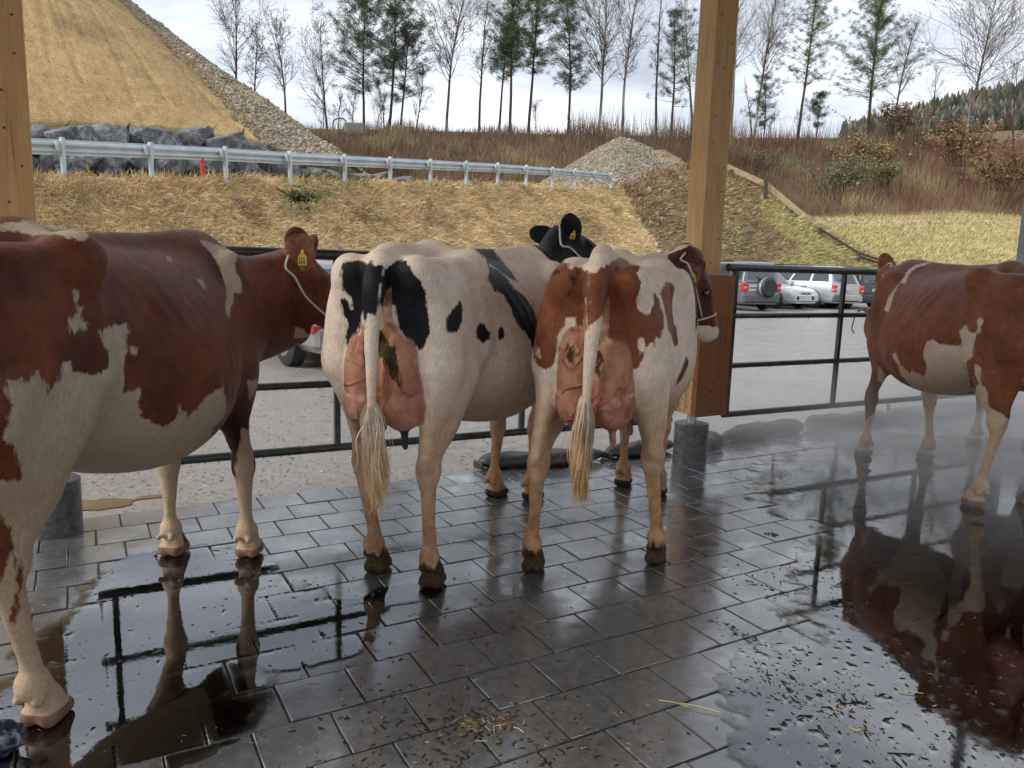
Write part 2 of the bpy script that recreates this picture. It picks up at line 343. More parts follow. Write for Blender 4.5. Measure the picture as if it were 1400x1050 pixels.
# small electric box behind the post
t=tag(empty('socket_box',(1.20,5.80,.40),ANG),'small grey socket box with blue cover low on the back of the timber post','socket'); M_BOX=simple('pale plastic',(.55,.57,.6),.35); 
b=MB(); b.box((0,0,.07),(.07,.06,.14),bev=.006); b.build('housing',M_BOX,t); b=MB(); b.box((0,-.034,.09),(.05,.012,.06),bev=.003); b.build('cover',simple('blue plastic',(.05,.12,.35),.3),t)
b=MB(); b.tube([(-.02,0,0),(-.05,.0,-.05),(-.09,.01,-.02),(-.12,.02,.03)],.006,6); b.build('cable',simple('black rubber',(.02,.02,.02),.5),t)

# ------------------------------------------------------------------ pipe fences
M_PIPE=N('wet dark painted pipe'); p=M_PIPE.obj(); M_PIPE=M_PIPE.fin(color=M_PIPE.ramp(M_PIPE.noise(p,14,5),[(.35,(.028,.034,.033)),(.65,(.06,.066,.064)),(.8,(.10,.085,.07))]),rough=.33,metal=.25,normal=M_PIPE.bump(M_PIPE.noise(p,60,3),.2,.002))
FA=np.array([-2.31,3.74]); FB=np.array([1.38,5.68]); FD=(FB-FA)/np.linalg.norm(FB-FA)
def fpt(x,z): t=(x-FA[0])/FD[0]; q=FA+FD*t; return (q[0],q[1],z)
def drops(mb,a,b,z,r):
    k=int(np.hypot(b[0]-a[0],b[1]-a[1])/.045)
    for i in range(k):
        if rng.random()<.55:
            t=(i+rng.random())/k; x=a[0]+(b[0]-a[0])*t; y=a[1]+(b[1]-a[1])*t; s=rng.uniform(.003,.006)
            mb.add([(x-s,y,z-r),(x+s,y,z-r),(x,y-s,z-r),(x,y+s,z-r),(x,y,z-r-s*2.2)],[(0,2,4),(2,1,4),(1,3,4),(3,0,4)])
M_DROP=simple('water drops',(.5,.52,.55),.05,0,.05,8,0,1.0)
def pipe_fence(x0,x1,xs,label,endcap=False):
    t=tag(empty('pipe_fence',fpt(x0,0)),label,'fence','dark pipe fences between the roof posts'); o0=np.array(fpt(x0,0))
    for z,r in((1.47,.030),(1.11,.021),(.73,.021),(.35,.024)):
        b=MB(); a,c=np.array(fpt(x0-(.04 if z==1.47 else 0),z))-o0,np.array(fpt(x1,z))-o0; b.tube([a,c],r,14); b.build('rail',M_PIPE,t,auto=50)
        b=MB(); drops(b,a,c,z-o0[2],r); b.build('water_drops',M_DROP,t)['kind']='stuff'
    for x in xs:
        b=MB(); q=np.array(fpt(x,0))-o0; b.box((q[0],q[1],.9),(.034,.034,1.13),math.atan2(FD[1],FD[0]),.003); b.build('upright',M_PIPE,t)
pipe_fence(-2.15,1.18,(-2.08,-1.02,.07,1.13),'dark pipe fence behind the three left cows')
pipe_fence(1.625,4.9,(1.655,2.70,3.76,4.82),'dark pipe fence right of the timber post, cars showing through it')
# ------------------------------------------------------------------ sandbags along the paver edge
M_BAG=N('wet black rubber'); p=M_BAG.obj(); M_BAG=M_BAG.fin(color=M_BAG.ramp(M_BAG.noise(p,9,5),[(.3,(.020,.021,.024)),(.7,(.045,.042,.042))]),rough=.45,normal=M_BAG.bump(M_BAG.noise(p,16,4),.5,.012))
M_BAG2=N('wet mauve tube cloth'); p=M_BAG2.obj(); M_BAG2=M_BAG2.fin(color=M_BAG2.ramp(M_BAG2.noise(p,9,5),[(.3,(.05,.032,.032)),(.7,(.09,.060,.060))]),rough=.5,normal=M_BAG2.bump(M_BAG2.noise(p,16,4),.5,.012))
def sandbag(a,b_,r0,mat,label,seed,knot=False):
    r0=r0*1.0
    a=np.array([*a,0.]);c=np.array([*b_,0.]); L_=np.linalg.norm(c-a); d=(c-a)/L_; s=np.array([-d[1],d[0],0]); r=np.random.default_rng(seed)
    K=26;J=18; V=[]
    for i in range(K+1):
        t=i/K; end=min(t,1-t)*L_; prof=min(1,(end/(r0*1.5))**.5) if end>0 else .12
        wv=1+.10*math.sin(t*11+seed)+.06*math.sin(t*23+seed*2)
        for j in range(J):
            q=2*math.pi*j/J; rr=r0*prof*wv; z=math.sin(q)*rr*.68+r0*.62; z=max(z,.004)+.006*math.sin(q*5+i*.9+seed)*prof
            V.append(a+d*(t*L_)+s*(math.cos(q)*rr*(1.12 if z<r0*.6 else 1)+.02*math.sin(t*7+seed))+np.array([0,0,max(z,.003)]))
    F=[(i*J+j,i*J+(j+1)%J,(i+1)*J+(j+1)%J,(i+1)*J+j) for i in range(K) for j in range(J)]+[tuple(range(J-1,-1,-1)),tuple(K*J+j for j in range(J))]
    t_=tag(empty('sandbag',(a+c)/2),label,'sandbag','long sandbags laid along the edge of the paving'); V=np.array(V)-(a+c)/2
    mesh_np('bag',V,F,mat,t_,True)
    b=MB(); e=(c-a)/2; 
    if knot: b.tube([e*.97+[0,0,r0*.9],e*1.0+[0,0,r0*1.5],e*.96+[0,0,r0*1.9]],[.012,.02,.014],7)
    else:
        k=-e; b.box(k+np.array([0,0,r0*.35]),(.11,.02,r0*.6),math.atan2(s[1],s[0])+.3,.004)
    b.build('tied_end',mat,t_)
sandbag((-.22,5.30),(.72,5.66),.085,M_BAG,'black sandbag lying behind the front feet of the black and white cow',1)
sandbag((.74,5.70),(1.32,6.06),.085,M_BAG,'short black sandbag just left of the concrete pier',2)
sandbag((1.58,6.10),(1.76,6.34),.10,M_BAG2,'short mauve grey sandbag right beside the concrete pier',3)
sandbag((1.80,6.40),(2.68,6.98),.095,M_BAG2,'mauve grey sandbag in the middle, right of the pier',4)
sandbag((2.74,7.00),(3.75,7.52),.10,M_BAG2,'mauve sandbag with a knotted end standing up, near the right cow',6,True)
sandbag((3.8,7.55),(5.1,8.3),.10,M_BAG2,'grey sandbag in the steam behind the right cow',8)
# ------------------------------------------------------------------ terrain
def surf(name,cols,nu,nv,mat,rough=.12,nsc=.9,seed=0,col=None,curve=0,kind='structure',jit=0,ruts=0):
    """cols: list of rows of 3D points, each row the same length, from the foot to the crest"""
    C=np.array(cols,float)     # (ncol,nrow,3)
    def interp(A,n,ax):
        m=A.shape[ax]; t=np.linspace(0,m-1,n); i=np.minimum(t.astype(int),m-2); f=t-i
        a=np.take(A,i,ax); b=np.take(A,i+1,ax); sh=[1]*A.ndim; sh[ax]=n; f=f.reshape(sh); return a*(1-f)+b*f
    S=interp(interp(C,nu,0),nv,1)
    if curve: 
        v=np.linspace(0,1,nv); S[...,2]+=curve*np.sin(v*math.pi)[None,:]
    S[...,2]+=rough*vnoise(S+seed,nsc,4)*1.3
    if jit: S[...,2]+=jit*vnoise(S+seed,4.5,3)
    if ruts:
        uu=np.linspace(0,1,nu)[:,None]*np.ones((1,nv)); vv=np.linspace(0,1,nv)[None,:]*np.ones((nu,1)); q=np.stack([uu*16+vv*1.2,vv*1.1,uu*0],-1); g_=vnoise(q+seed,1.0,3); S[...,2]-=ruts*np.exp(-(g_/.10)**2)-ruts*.3*g_
    o=mesh_np(name,S.reshape(-1,3),gridfaces(nu,nv),mat,None,True); tag(o,kind=kind)
    return S
def sample(S,n,r,power=None):
    nu,nv,_=S.shape; A=S[1:,:-1]-S[:-1,:-1]; B=S[:-1,1:]-S[:-1,:-1]; ar=np.linalg.norm(np.cross(A,B),axis=-1)
    dist=np.linalg.norm(S[:-1,:-1],axis=-1)
    w_=ar*(1/dist**1.6); w_=w_.ravel()/w_.sum(); k=r.choice(len(w_),n,p=w_); i,j=np.unravel_index(k,ar.shape); u,v=r.random(n),r.random(n)
    p=S[i,j]*((1-u)*(1-v))[:,None]+S[i+1,j]*(u*(1-v))[:,None]+S[i,j+1]*((1-u)*v)[:,None]+S[i+1,j+1]*(u*v)[:,None]
    nr=np.cross(A,B)[i,j]; nr/=np.linalg.norm(nr,axis=1)[:,None]+1e-9; nr[nr[:,2]<0]*=-1
    return p,nr
def blades(name,p,d,L_,wd,cols,mat,r,droop=.35,parent=None,flat=True):
    """p roots, d directions, one bent blade of 2 quads each"""
    n=len(p); d=d/np.linalg.norm(d,axis=1)[:,None]; L_=np.asarray(L_)*np.ones(n); wd=np.asarray(wd)*np.ones(n)
    view=p-np.array([0,0,EYE]); s=np.cross(d,view/np.linalg.norm(view,axis=1)[:,None]+r.normal(size=(n,3))*.35); s/=np.linalg.norm(s,axis=1)[:,None]+1e-9
    mid=p+d*(L_*.55)[:,None]; d2=d+np.array([0,0,-droop]); tip=mid+d2*(L_*.5)[:,None]
    a=(wd*.5)[:,None]
    V=np.stack([p-s*a,p+s*a,mid+s*a*.8,mid-s*a*.8,tip],1).reshape(-1,3)
    k=np.arange(n)*5
    F=np.concatenate([np.stack([k,k+1,k+2],1),np.stack([k,k+2,k+3],1),np.stack([k+3,k+2,k+4],1)])
    c=np.repeat(cols,5,0)
    o=mesh_np(name,V,F,mat,parent,False,c); o['kind']='stuff'; return o
def pick(pal,n,r,jit=.18):
    pal=np.array(pal); c=pal[r.integers(len(pal),size=n)]; return np.clip(c*(1+r.normal(size=(n,1))*jit),0.005,1)
def railD(px): return 19.84/(.654-(px-700)/1050)
M_BLADE=colattr('straw and grass',.75,1.2,.2,.3); M_TWIG=colattr('twigs',.85,.7,.15,.3)
def earthmat(name,stops,sc=.8,bump=.8,fine=9):
    m=N(name); p=m.pos(); n=m.noise(p,sc,8,.62,.4); n2=m.noise(m.map(p,(1,1,2.2)),fine,6,.65)
    c=m.ramp(n,stops); c=m.mix(1,c,m.ramp(n2,[(.3,.55),(.7,1.35)]),'MULTIPLY'); return m.fin(color=c,rough=.9,normal=m.bump(n2,bump,.08),spec=.2)
M_STRAW=earthmat('dry straw slope',[(.3,(.34,.25,.13)),(.5,(.46,.35,.18)),(.68,(.40,.30,.16)),(.8,(.24,.18,.09))],1.1,.6,14)
M_HILL=earthmat('straw mat hill',[(.3,(.26,.175,.08)),(.48,(.40,.28,.13)),(.6,(.34,.235,.105)),(.72,(.24,.17,.08))],.35,.35,16)
M_MEADOW=earthmat('winter meadow',[(.28,(.24,.23,.10)),(.45,(.38,.33,.15)),(.6,(.47,.38,.20)),(.75,(.28,.27,.10))],.28,.3,7)
M_BROWN=earthmat('brown scrub earth',[(.3,(.17,.12,.08)),(.5,(.27,.20,.13)),(.7,(.25,.21,.11))],.6,.9,3.5)
M_REDBR=earthmat('red brown brush floor',[(.3,(.12,.065,.045)),(.5,(.17,.10,.065)),(.72,(.20,.14,.08))],.4,.9,2.5)
m=N('gravel slope'); p=m.pos(); v=m.n('ShaderNodeTexVoronoi',{'Vector':p,'Scale':7.0}); 
c=m.ramp(m.n('ShaderNodeSeparateColor',{0:v.outputs['Color']}).outputs[0],[(0,(.17,.145,.105)),(.5,(.28,.245,.18)),(.86,(.33,.29,.22)),(1,(.44,.40,.33))]); c=m.mix(1,c,m.ramp(m.noise(p,.7,6),[(.3,.7),(.7,1.15)]),'MULTIPLY')
M_GRAVEL=m.fin(color=c,rough=.9,normal=m.bump(v.outputs['Distance'],1.0,.18))
# bank below the guardrail road
cols=[]
for px,fD,cy,cD in((-350,9.6,243,None),(-150,10.6,242,None),(50,12.5,243,None),(200,13.8,243,None),(400,16.0,248,None),(600,20,251,None),(700,23,253,None),(800,27,257,None),(850,29.5,260,38.5)):
    D=cD or railD(px); cr_=P(px,cy,D); d=ray(px+(95 if px==850 else 30 if px==800 else 0),400); ft=np.array([d[0]*fD/d[1],fD,-.05]); m_=ft*.5+cr_*.5; cols.append([ft,m_+[0,0,.12],cr_,cr_+[-.3,.9,.02]])
BANK=surf('straw_bank',cols,150,30,M_STRAW,.07,.9,0,jit=.05)
cols=[]
for px,fD,cy,cD in((850,29.5,260,38.5),(880,31,250,40),(905,32.5,232,42),(940,33.5,226,44),(985,34.5,229,44),(1012,35,244,44),(1050,36,268,44),(1115,37,305,44),(1160,38.5,332,44),(1200,40,352,44.5),(1300,45,373,50),(1420,50,382,56)):
    d=ray(max(px,945+(px-850)*.25) if px<985 else px,400); ft=np.array([d[0]*fD/d[1],fD,-.05]); cr_=P(px,cy,cD); cols.append([ft,ft*.5+cr_*.5+[0,0,.2],cr_,cr_+[0,3,-.5]])
SLOPE=surf('scrub_slope',[c for c in cols[:6]],50,30,M_BROWN,.35,.5,3,jit=.12)
SLOPE2=surf('green_slope',[c for c in cols[5:]],60,30,M_MEADOW,.12,.5,3,jit=.05)
# road strip behind the rail, up to the boulder wall
cols=[[P(px,240.5+(px+350)*.012,railD(px)+.7)+[0,0,-.05],P(px,240.5+(px+350)*.012,railD(px)+.7)+[-1.7,3.2,.0]] for px in(-350,-100,50,200,400,600,800,870)]
M_ROAD=simple('gravelly road',(.16,.15,.135),.85,0,.2,2,.5)
ROAD=surf('road',cols,60,4,M_ROAD,.02)
# straw hill, gravel slope above the boulder wall
def PD_(px,py,D): return P(px,py,D)
hill=[[P(-500,190,17),P(-520,80,21),P(-540,-120,28),P(-560,-450,42)],
      [P(-150,168,19.5),P(-160,60,23),P(-180,-130,31),P(-200,-400,44)],
      [P(40,166,21.0),P(20,60,25),P(0,-90,33),P(-20,-260,45)],
      [P(150,168,22.3),P(125,80,26),P(85,-30,34),P(40,-160,46)],
      [P(250,175,23.6),P(225,110,27),P(165,20,35),P(110,-60,47)],
      [P(352,192,25.2),P(307,146,28.5),P(264,96,33.5),P(110,-42,48)]]
hill=[[h_[0]+np.array([0,-.5,-1.5])]+h_ for h_ in hill]
HILL=surf('straw_hill',hill,150,120,M_HILL,.22,.35,5,jit=.05,ruts=.05)
grv=[[P(335,200,25.9),P(290,155,29.3),P(247,105,34.4),P(90,-41,48.9)],[P(353,193,25.4),P(309,147,28.8),P(266,97,33.8),P(112,-41,48.3)],[P(410,212,26),P(345,152,29.5),P(280,93,34.5),P(116,-42,48.6)],[P(478,220,29.5),P(393,157,33),P(288,86,38),P(122,-44,50)],[P(500,240,36),P(400,190,38),P(295,120,43),P(130,0,56)]]
GRAV=surf('gravel_slope',grv,40,80,M_GRAVEL,.12,.8,6,jit=.10)
# brush bank and plateau
br=[[P(330,228,42),P(330,190,56),P(330,176,60),P(330,172,200)],[P(440,236,44),P(440,200,56),P(440,180,62),P(440,177,200)],[P(600,246,50),P(600,205,60),P(600,183,66),P(600,180,200)],[P(760,255,56),P(760,210,66),P(760,186,72),P(760,184,200)],[P(870,262,62),P(870,215,74),P(870,189,80),P(870,187,220)],
    [P(960,275,74),P(960,225,86),P(960,190,92),P(960,188,220)],[P(1050,275,82),P(1050,225,92),P(1050,190,99),P(1050,190,240)],[P(1240,276,86),P(1240,225,97),P(1240,188,105),P(1240,188,240)],[P(1340,290,88),P(1340,235,99),P(1340,195,108),P(1340,192,240)],[P(1480,300,88),P(1480,235,99),P(1480,185,108),P(1480,190,240)],[P(1700,310,88),P(1700,240,99),P(1700,190,108),P(1700,196,240)]]
br=[[b_[0]+np.array([0,-14.,-7.])]+b_ for b_ in br]
BRUSH=surf('brush_bank',br,140,46,M_REDBR,.3,.3,8)
mead=[[P(px,by,46),P(px,by-34*k,56),P(px,310-(30 if px<1100 else 0),72),P(px,275+max(0,(px-1200)*.12)*.8,90)] for px,by,k in((1105,372,1),(1150,372,1),(1250,374,1),(1350,377,1),(1450,380,1),(1700,390,1))]
MEAD=surf('meadow',mead,90,50,M_MEADOW,.25,.2,11,jit=.05)
# light sandy track across the meadow
tr=[[P(px,306+dy,71.5+dd)+[0,0,.05] for dy,dd in((3,-.9),(0,0),(-2,.9))] for px,dy in((1110,0),(1200,1),(1300,3),(1450,6),(1600,10))]
# gravel heap
def heap(name,apex,r_,h,mat,stretch=(1,1),seed=0,rot=0):
    nu,nv=64,26; V=[]
    for i in range(nu):
        a=2*math.pi*i/nu
        for j in range(nv):
            t=j/(nv-1); rr=r_*t*(1+.12*vnoise(np.array([math.cos(a)*1.5+seed,math.sin(a)*1.5,0.]),1,3)); x,y=math.cos(a)*rr*stretch[0],math.sin(a)*rr*stretch[1]
            x,y=x*math.cos(rot)-y*math.sin(rot),x*math.sin(rot)+y*math.cos(rot)
            V.append((apex[0]+x,apex[1]+y,apex[2]-h*(math.sqrt(t*t+.012)-.11)*1.06+.10*h*t*vnoise(np.array([math.cos(a)*2.2+seed,math.sin(a)*2.2,t*1.5]),1,3)))
    V=np.array(V).reshape(nu,nv,3); V[...,2]+=.10*vnoise(V+seed,1.2,4); V=np.concatenate([V,V[:1]],0)
    o=mesh_np(name,V.reshape(-1,3),gridfaces(nu+1,nv),mat,None,True); return o,V
o,HV=heap('gravel_heap',P(852,189,49),7.4,4.6,M_GRAVEL,(1,1.1),2); tag(o,'grey gravel heap beyond the right end of the guardrail','heap')
o,HV2=heap('earth_mound',P(903,205,48),5.8,4.3,M_BROWN,(1,1),5); tag(o,'brown overgrown earth mound beside the gravel heap, left of the timber post','mound')
# distant forest hill
fh=[[P(1150,200,230),P(1150,196,270),P(1150,192,300)],[P(1240,195,230),P(1240,180,270),P(1240,167,300)],[P(1320,190,230),P(1320,165,270),P(1320,148,300)],[P(1400,185,230),P(1400,155,270),P(1400,132,300)],[P(1550,180,230),P(1550,130,270),P(1550,100,300)],[P(1800,180,230),P(1800,130,270),P(1800,90,300)]]
fh=[[f_[0]+np.array([0,-45.,-14])]+f_ for f_ in fh]
FH=surf('forest_hill',fh,40,20,M_BROWN,2.0,.03,2)
r=np.random.default_rng(11)
# conifers and bare crowns of the far wood as one mass
p,_=sample(FH[:,8:],2600,r); V=[];F=[];C=[]
for q in p:
    h=r.uniform(3.5,7.5); rr=h*r.uniform(.2,.3); k=6; con=r.random()<.6; b=len(V); c=np.array([.055,.068,.052] if con else [.15,.13,.09])*r.uniform(.7,1.3)  # conifer green lightened, distance haze put into the colour
    for l,(zz,rs) in enumerate(((0,.5),(.2,1),(.45,.72),(.7,.42))):
        for j in range(k):
            a=2*math.pi*j/k+l; g=rr*rs*r.uniform(.6,1.25); V.append((q[0]+math.cos(a)*g,q[1]+math.sin(a)*g,q[2]+h*zz+r.normal()*.2)); C.append(c)
    V.append((q[0],q[1],q[2]+h)); C.append(c*1.1)
    for l in range(3):
        for j in range(k): F+= [(b+l*k+j,b+l*k+(j+1)%k,b+(l+1)*k+j),(b+l*k+(j+1)%k,b+(l+1)*k+(j+1)%k,b+(l+1)*k+j)]
    F+=[(b+18+j,b+18+(j+1)%k,b+24) for j in range(k)]
o=mesh_np('far_forest',np.array(V),np.array(F),colattr('far forest',.9,.3,.1,.3),None,False,np.array(C)); o['kind']='stuff'
# straw on the bank: matted, lying down the slope
S=BANK; p,nr=sample(S,150000,r); keep=(vnoise(p+70,.9,4)<.26)|(r.random(len(p))<.35); p,nr=p[keep],nr[keep]; n=len(p)
down=np.array([.75,-.62,-.35]); lean=vnoise(p,.8,3)[:,None]; d=nr*r.uniform(.15,.9,(n,1))+down*r.uniform(.3,1,(n,1))+r.normal(size=(n,3))*.38+np.array([.5,0,0])*lean
pal=[(.72,.56,.31),(.64,.49,.26),(.82,.67,.42),(.56,.41,.22),(.70,.54,.31),(.48,.34,.18),(.78,.63,.40)]
c=pick(pal,n,r); g=vnoise(p,.55,3); gg=(g>.36)&(r.random(n)<.5); c[gg]=pick([(.20,.22,.06),(.26,.25,.08)],gg.sum(),r); br_=(vnoise(p+40,.7,4)>.34)&(r.random(n)<.45); c[br_]=pick([(.28,.19,.11),(.24,.16,.09)],br_.sum(),r)
blades('dry_grass',p-nr*.02,d,r.uniform(.10,.48,n)*(.8+.5*vnoise(p+5,1.7,2)),r.uniform(.006,.014,n)*(p[:,1]/13)**.6,c,M_BLADE,r,.4)
p,nr=sample(HILL,80000,r); n=len(p); d=nr*r.uniform(.05,.3,(n,1))+np.array([.2,-.4,-.5])*r.uniform(.6,1,(n,1))+r.normal(size=(n,3))*.22
blades('hill_grass',p-nr*.02,d,r.uniform(.10,.26,n),r.uniform(.007,.015,n),pick([(.42,.30,.14),(.48,.35,.17),(.37,.26,.12),(.54,.41,.21)],n,r,.06),M_BLADE,r,.3)
for S,nm,nb,pal in((SLOPE,'scrub_grass',26000,[(.36,.25,.16),(.25,.16,.10),(.42,.31,.19),(.30,.20,.13),(.38,.34,.17),(.54,.42,.25)]),(SLOPE2,'green_grass',30000,[(.40,.38,.17),(.48,.41,.20),(.58,.48,.26),(.30,.30,.12),(.50,.44,.22)]),(MEAD,'meadow_grass',26000,[(.46,.40,.19),(.38,.36,.13),(.56,.46,.25),(.34,.28,.14)])):
    p,nr=sample(S,nb,r); n=len(p); d=nr+r.normal(size=(n,3))*.5+np.array([.4,-.4,0]); cc=pick(pal,n,r)
    if nm=='green_grass': k=proj(p)[0]<1018+70*vnoise(p,.35,4)+25; cc[k]=pick([(.36,.25,.16),(.25,.16,.10),(.42,.31,.19),(.38,.34,.17)],int(k.sum()),r)
    if nm=='scrub_grass': k=(proj(p)[0]>985+90*vnoise(p+30,.4,4))|(vnoise(p+60,.5,3)>.38); cc[k]=pick([(.40,.38,.17),(.48,.41,.20),(.36,.25,.16)],int(k.sum()),r)
    blades(nm,p-nr*.03,d,r.uniform(.2,.5,n),r.uniform(.02,.05,n)*(p[:,1]/40)**.5,cc,M_BLADE,r,.4)
p,nr=sample(MEAD,90000,r); qx,qy,_=proj(p); k=np.abs(qy-(303+(qx-1110)*.016))<(2.2+2.2*vnoise(p,.12,3)); k&=qx>1115; p,nr=p[k],nr[k]; n=len(p)
blades('sandy_track',p-nr*.03,nr*.25+r.normal(size=(n,3))*.6,r.uniform(.2,.5,n),r.uniform(.05,.12,n),pick([(.60,.50,.36),(.52,.43,.30)],n,r,.1),M_BLADE,r,.3)
p,nr=sample(GRAV[5:16],5200,r); n=len(p); blades('edge_grass',p-nr*.02,nr*.4+r.normal(size=(n,3))*.5,r.uniform(.08,.26,n),r.uniform(.008,.02,n),pick([(.42,.30,.14),(.48,.35,.17),(.30,.24,.11)],n,r),M_BLADE,r,.4)
# red brown brush: many thin upright shoots
p,nr=sample(BRUSH[:, 7:34],75000,r); n=len(p); d=np.array([0,0,1.])+r.normal(size=(n,3))*.28
zone=vnoise(p,.09,3); z2=vnoise(p+50,.22,3)
pal=np.where((zone>.05)[:,None],np.array([.19,.11,.075]),np.array([.22,.15,.095])); pal=np.where((z2>.28)[:,None],np.array([.32,.24,.13]),pal); pal=np.where((z2<-.36)[:,None],np.array([.22,.22,.11]),pal)
hl=np.clip(1.0+vnoise(p+9,.25,3),.4,1.8)*np.where(p[:,1]<72,.55,1.15)
blades('brush_shoots',p,d,r.uniform(.6,1.9,n)*hl,r.uniform(.02,.05,n),pal*(1+r.normal(size=(n,1))*.25).clip(.4,2),M_TWIG,r,-.1)
# tall shoots along the crest
pts=[];
for _ in range(3000):
    px=r.choice([r.uniform(440,860),r.uniform(780,1000),r.uniform(980,1400)]); D=np.interp(px,[440,600,870,960,1050,1400],[63,67,81,93,100,109]); pts.append(P(px,np.interp(px,[440,870,1050,1400],[181,190,191,193]),D+r.uniform(-1,6))-[0,0,.4])
p=np.array(pts); n=len(p); blades('crest_shoots',p,np.array([0,0,1.])+r.normal(size=(n,3))*.16,r.uniform(.5,3.0,n)*np.where(p[:,0]<5,.55,1.35),r.uniform(.018,.035,n),pick([(.20,.13,.095),(.22,.16,.12),(.16,.12,.09)],n,r),M_TWIG,r,-.1)
# lumps of stone on gravel
def pebbles(name,S,n,s0,s1,mat):
    p,nr=sample(S,n,r); O=np.array([(1,0,0),(-1,0,0),(0,1,0),(0,-1,0),(0,0,1),(0,0,-1)],float); f=np.array([(0,2,4),(2,1,4),(1,3,4),(3,0,4),(2,0,5),(1,2,5),(3,1,5),(0,3,5)])
    sz=r.uniform(s0,s1,n)**1; V=(O[None]*(1+r.normal(size=(n,6,1))*.25)*sz[:,None,None]*np.array([1,1,.75])+r.normal(size=(n,6,3))*sz[:,None,None]*.2)+p[:,None]
    F=(f[None]+(np.arange(n)*6)[:,None,None]).reshape(-1,3); o=mesh_np(name,V.reshape(-1,3),F,mat,None,False,np.repeat(pick([(.33,.28,.20),(.26,.22,.155),(.40,.345,.26),(.29,.23,.15)],n,r),6,0)); o['kind']='stuff'
M_PEB=colattr('loose stones',.85,3,.3,.2)
pebbles('slope_gravel',GRAV,16000,.025,.095,M_PEB); pebbles('heap_gravel',HV,9000,.03,.10,M_PEB); pebbles('scrub_stones',SLOPE,260,.08,.28,M_PEB); pebbles('mound_stones',HV2,700,.05,.16,M_PEB)
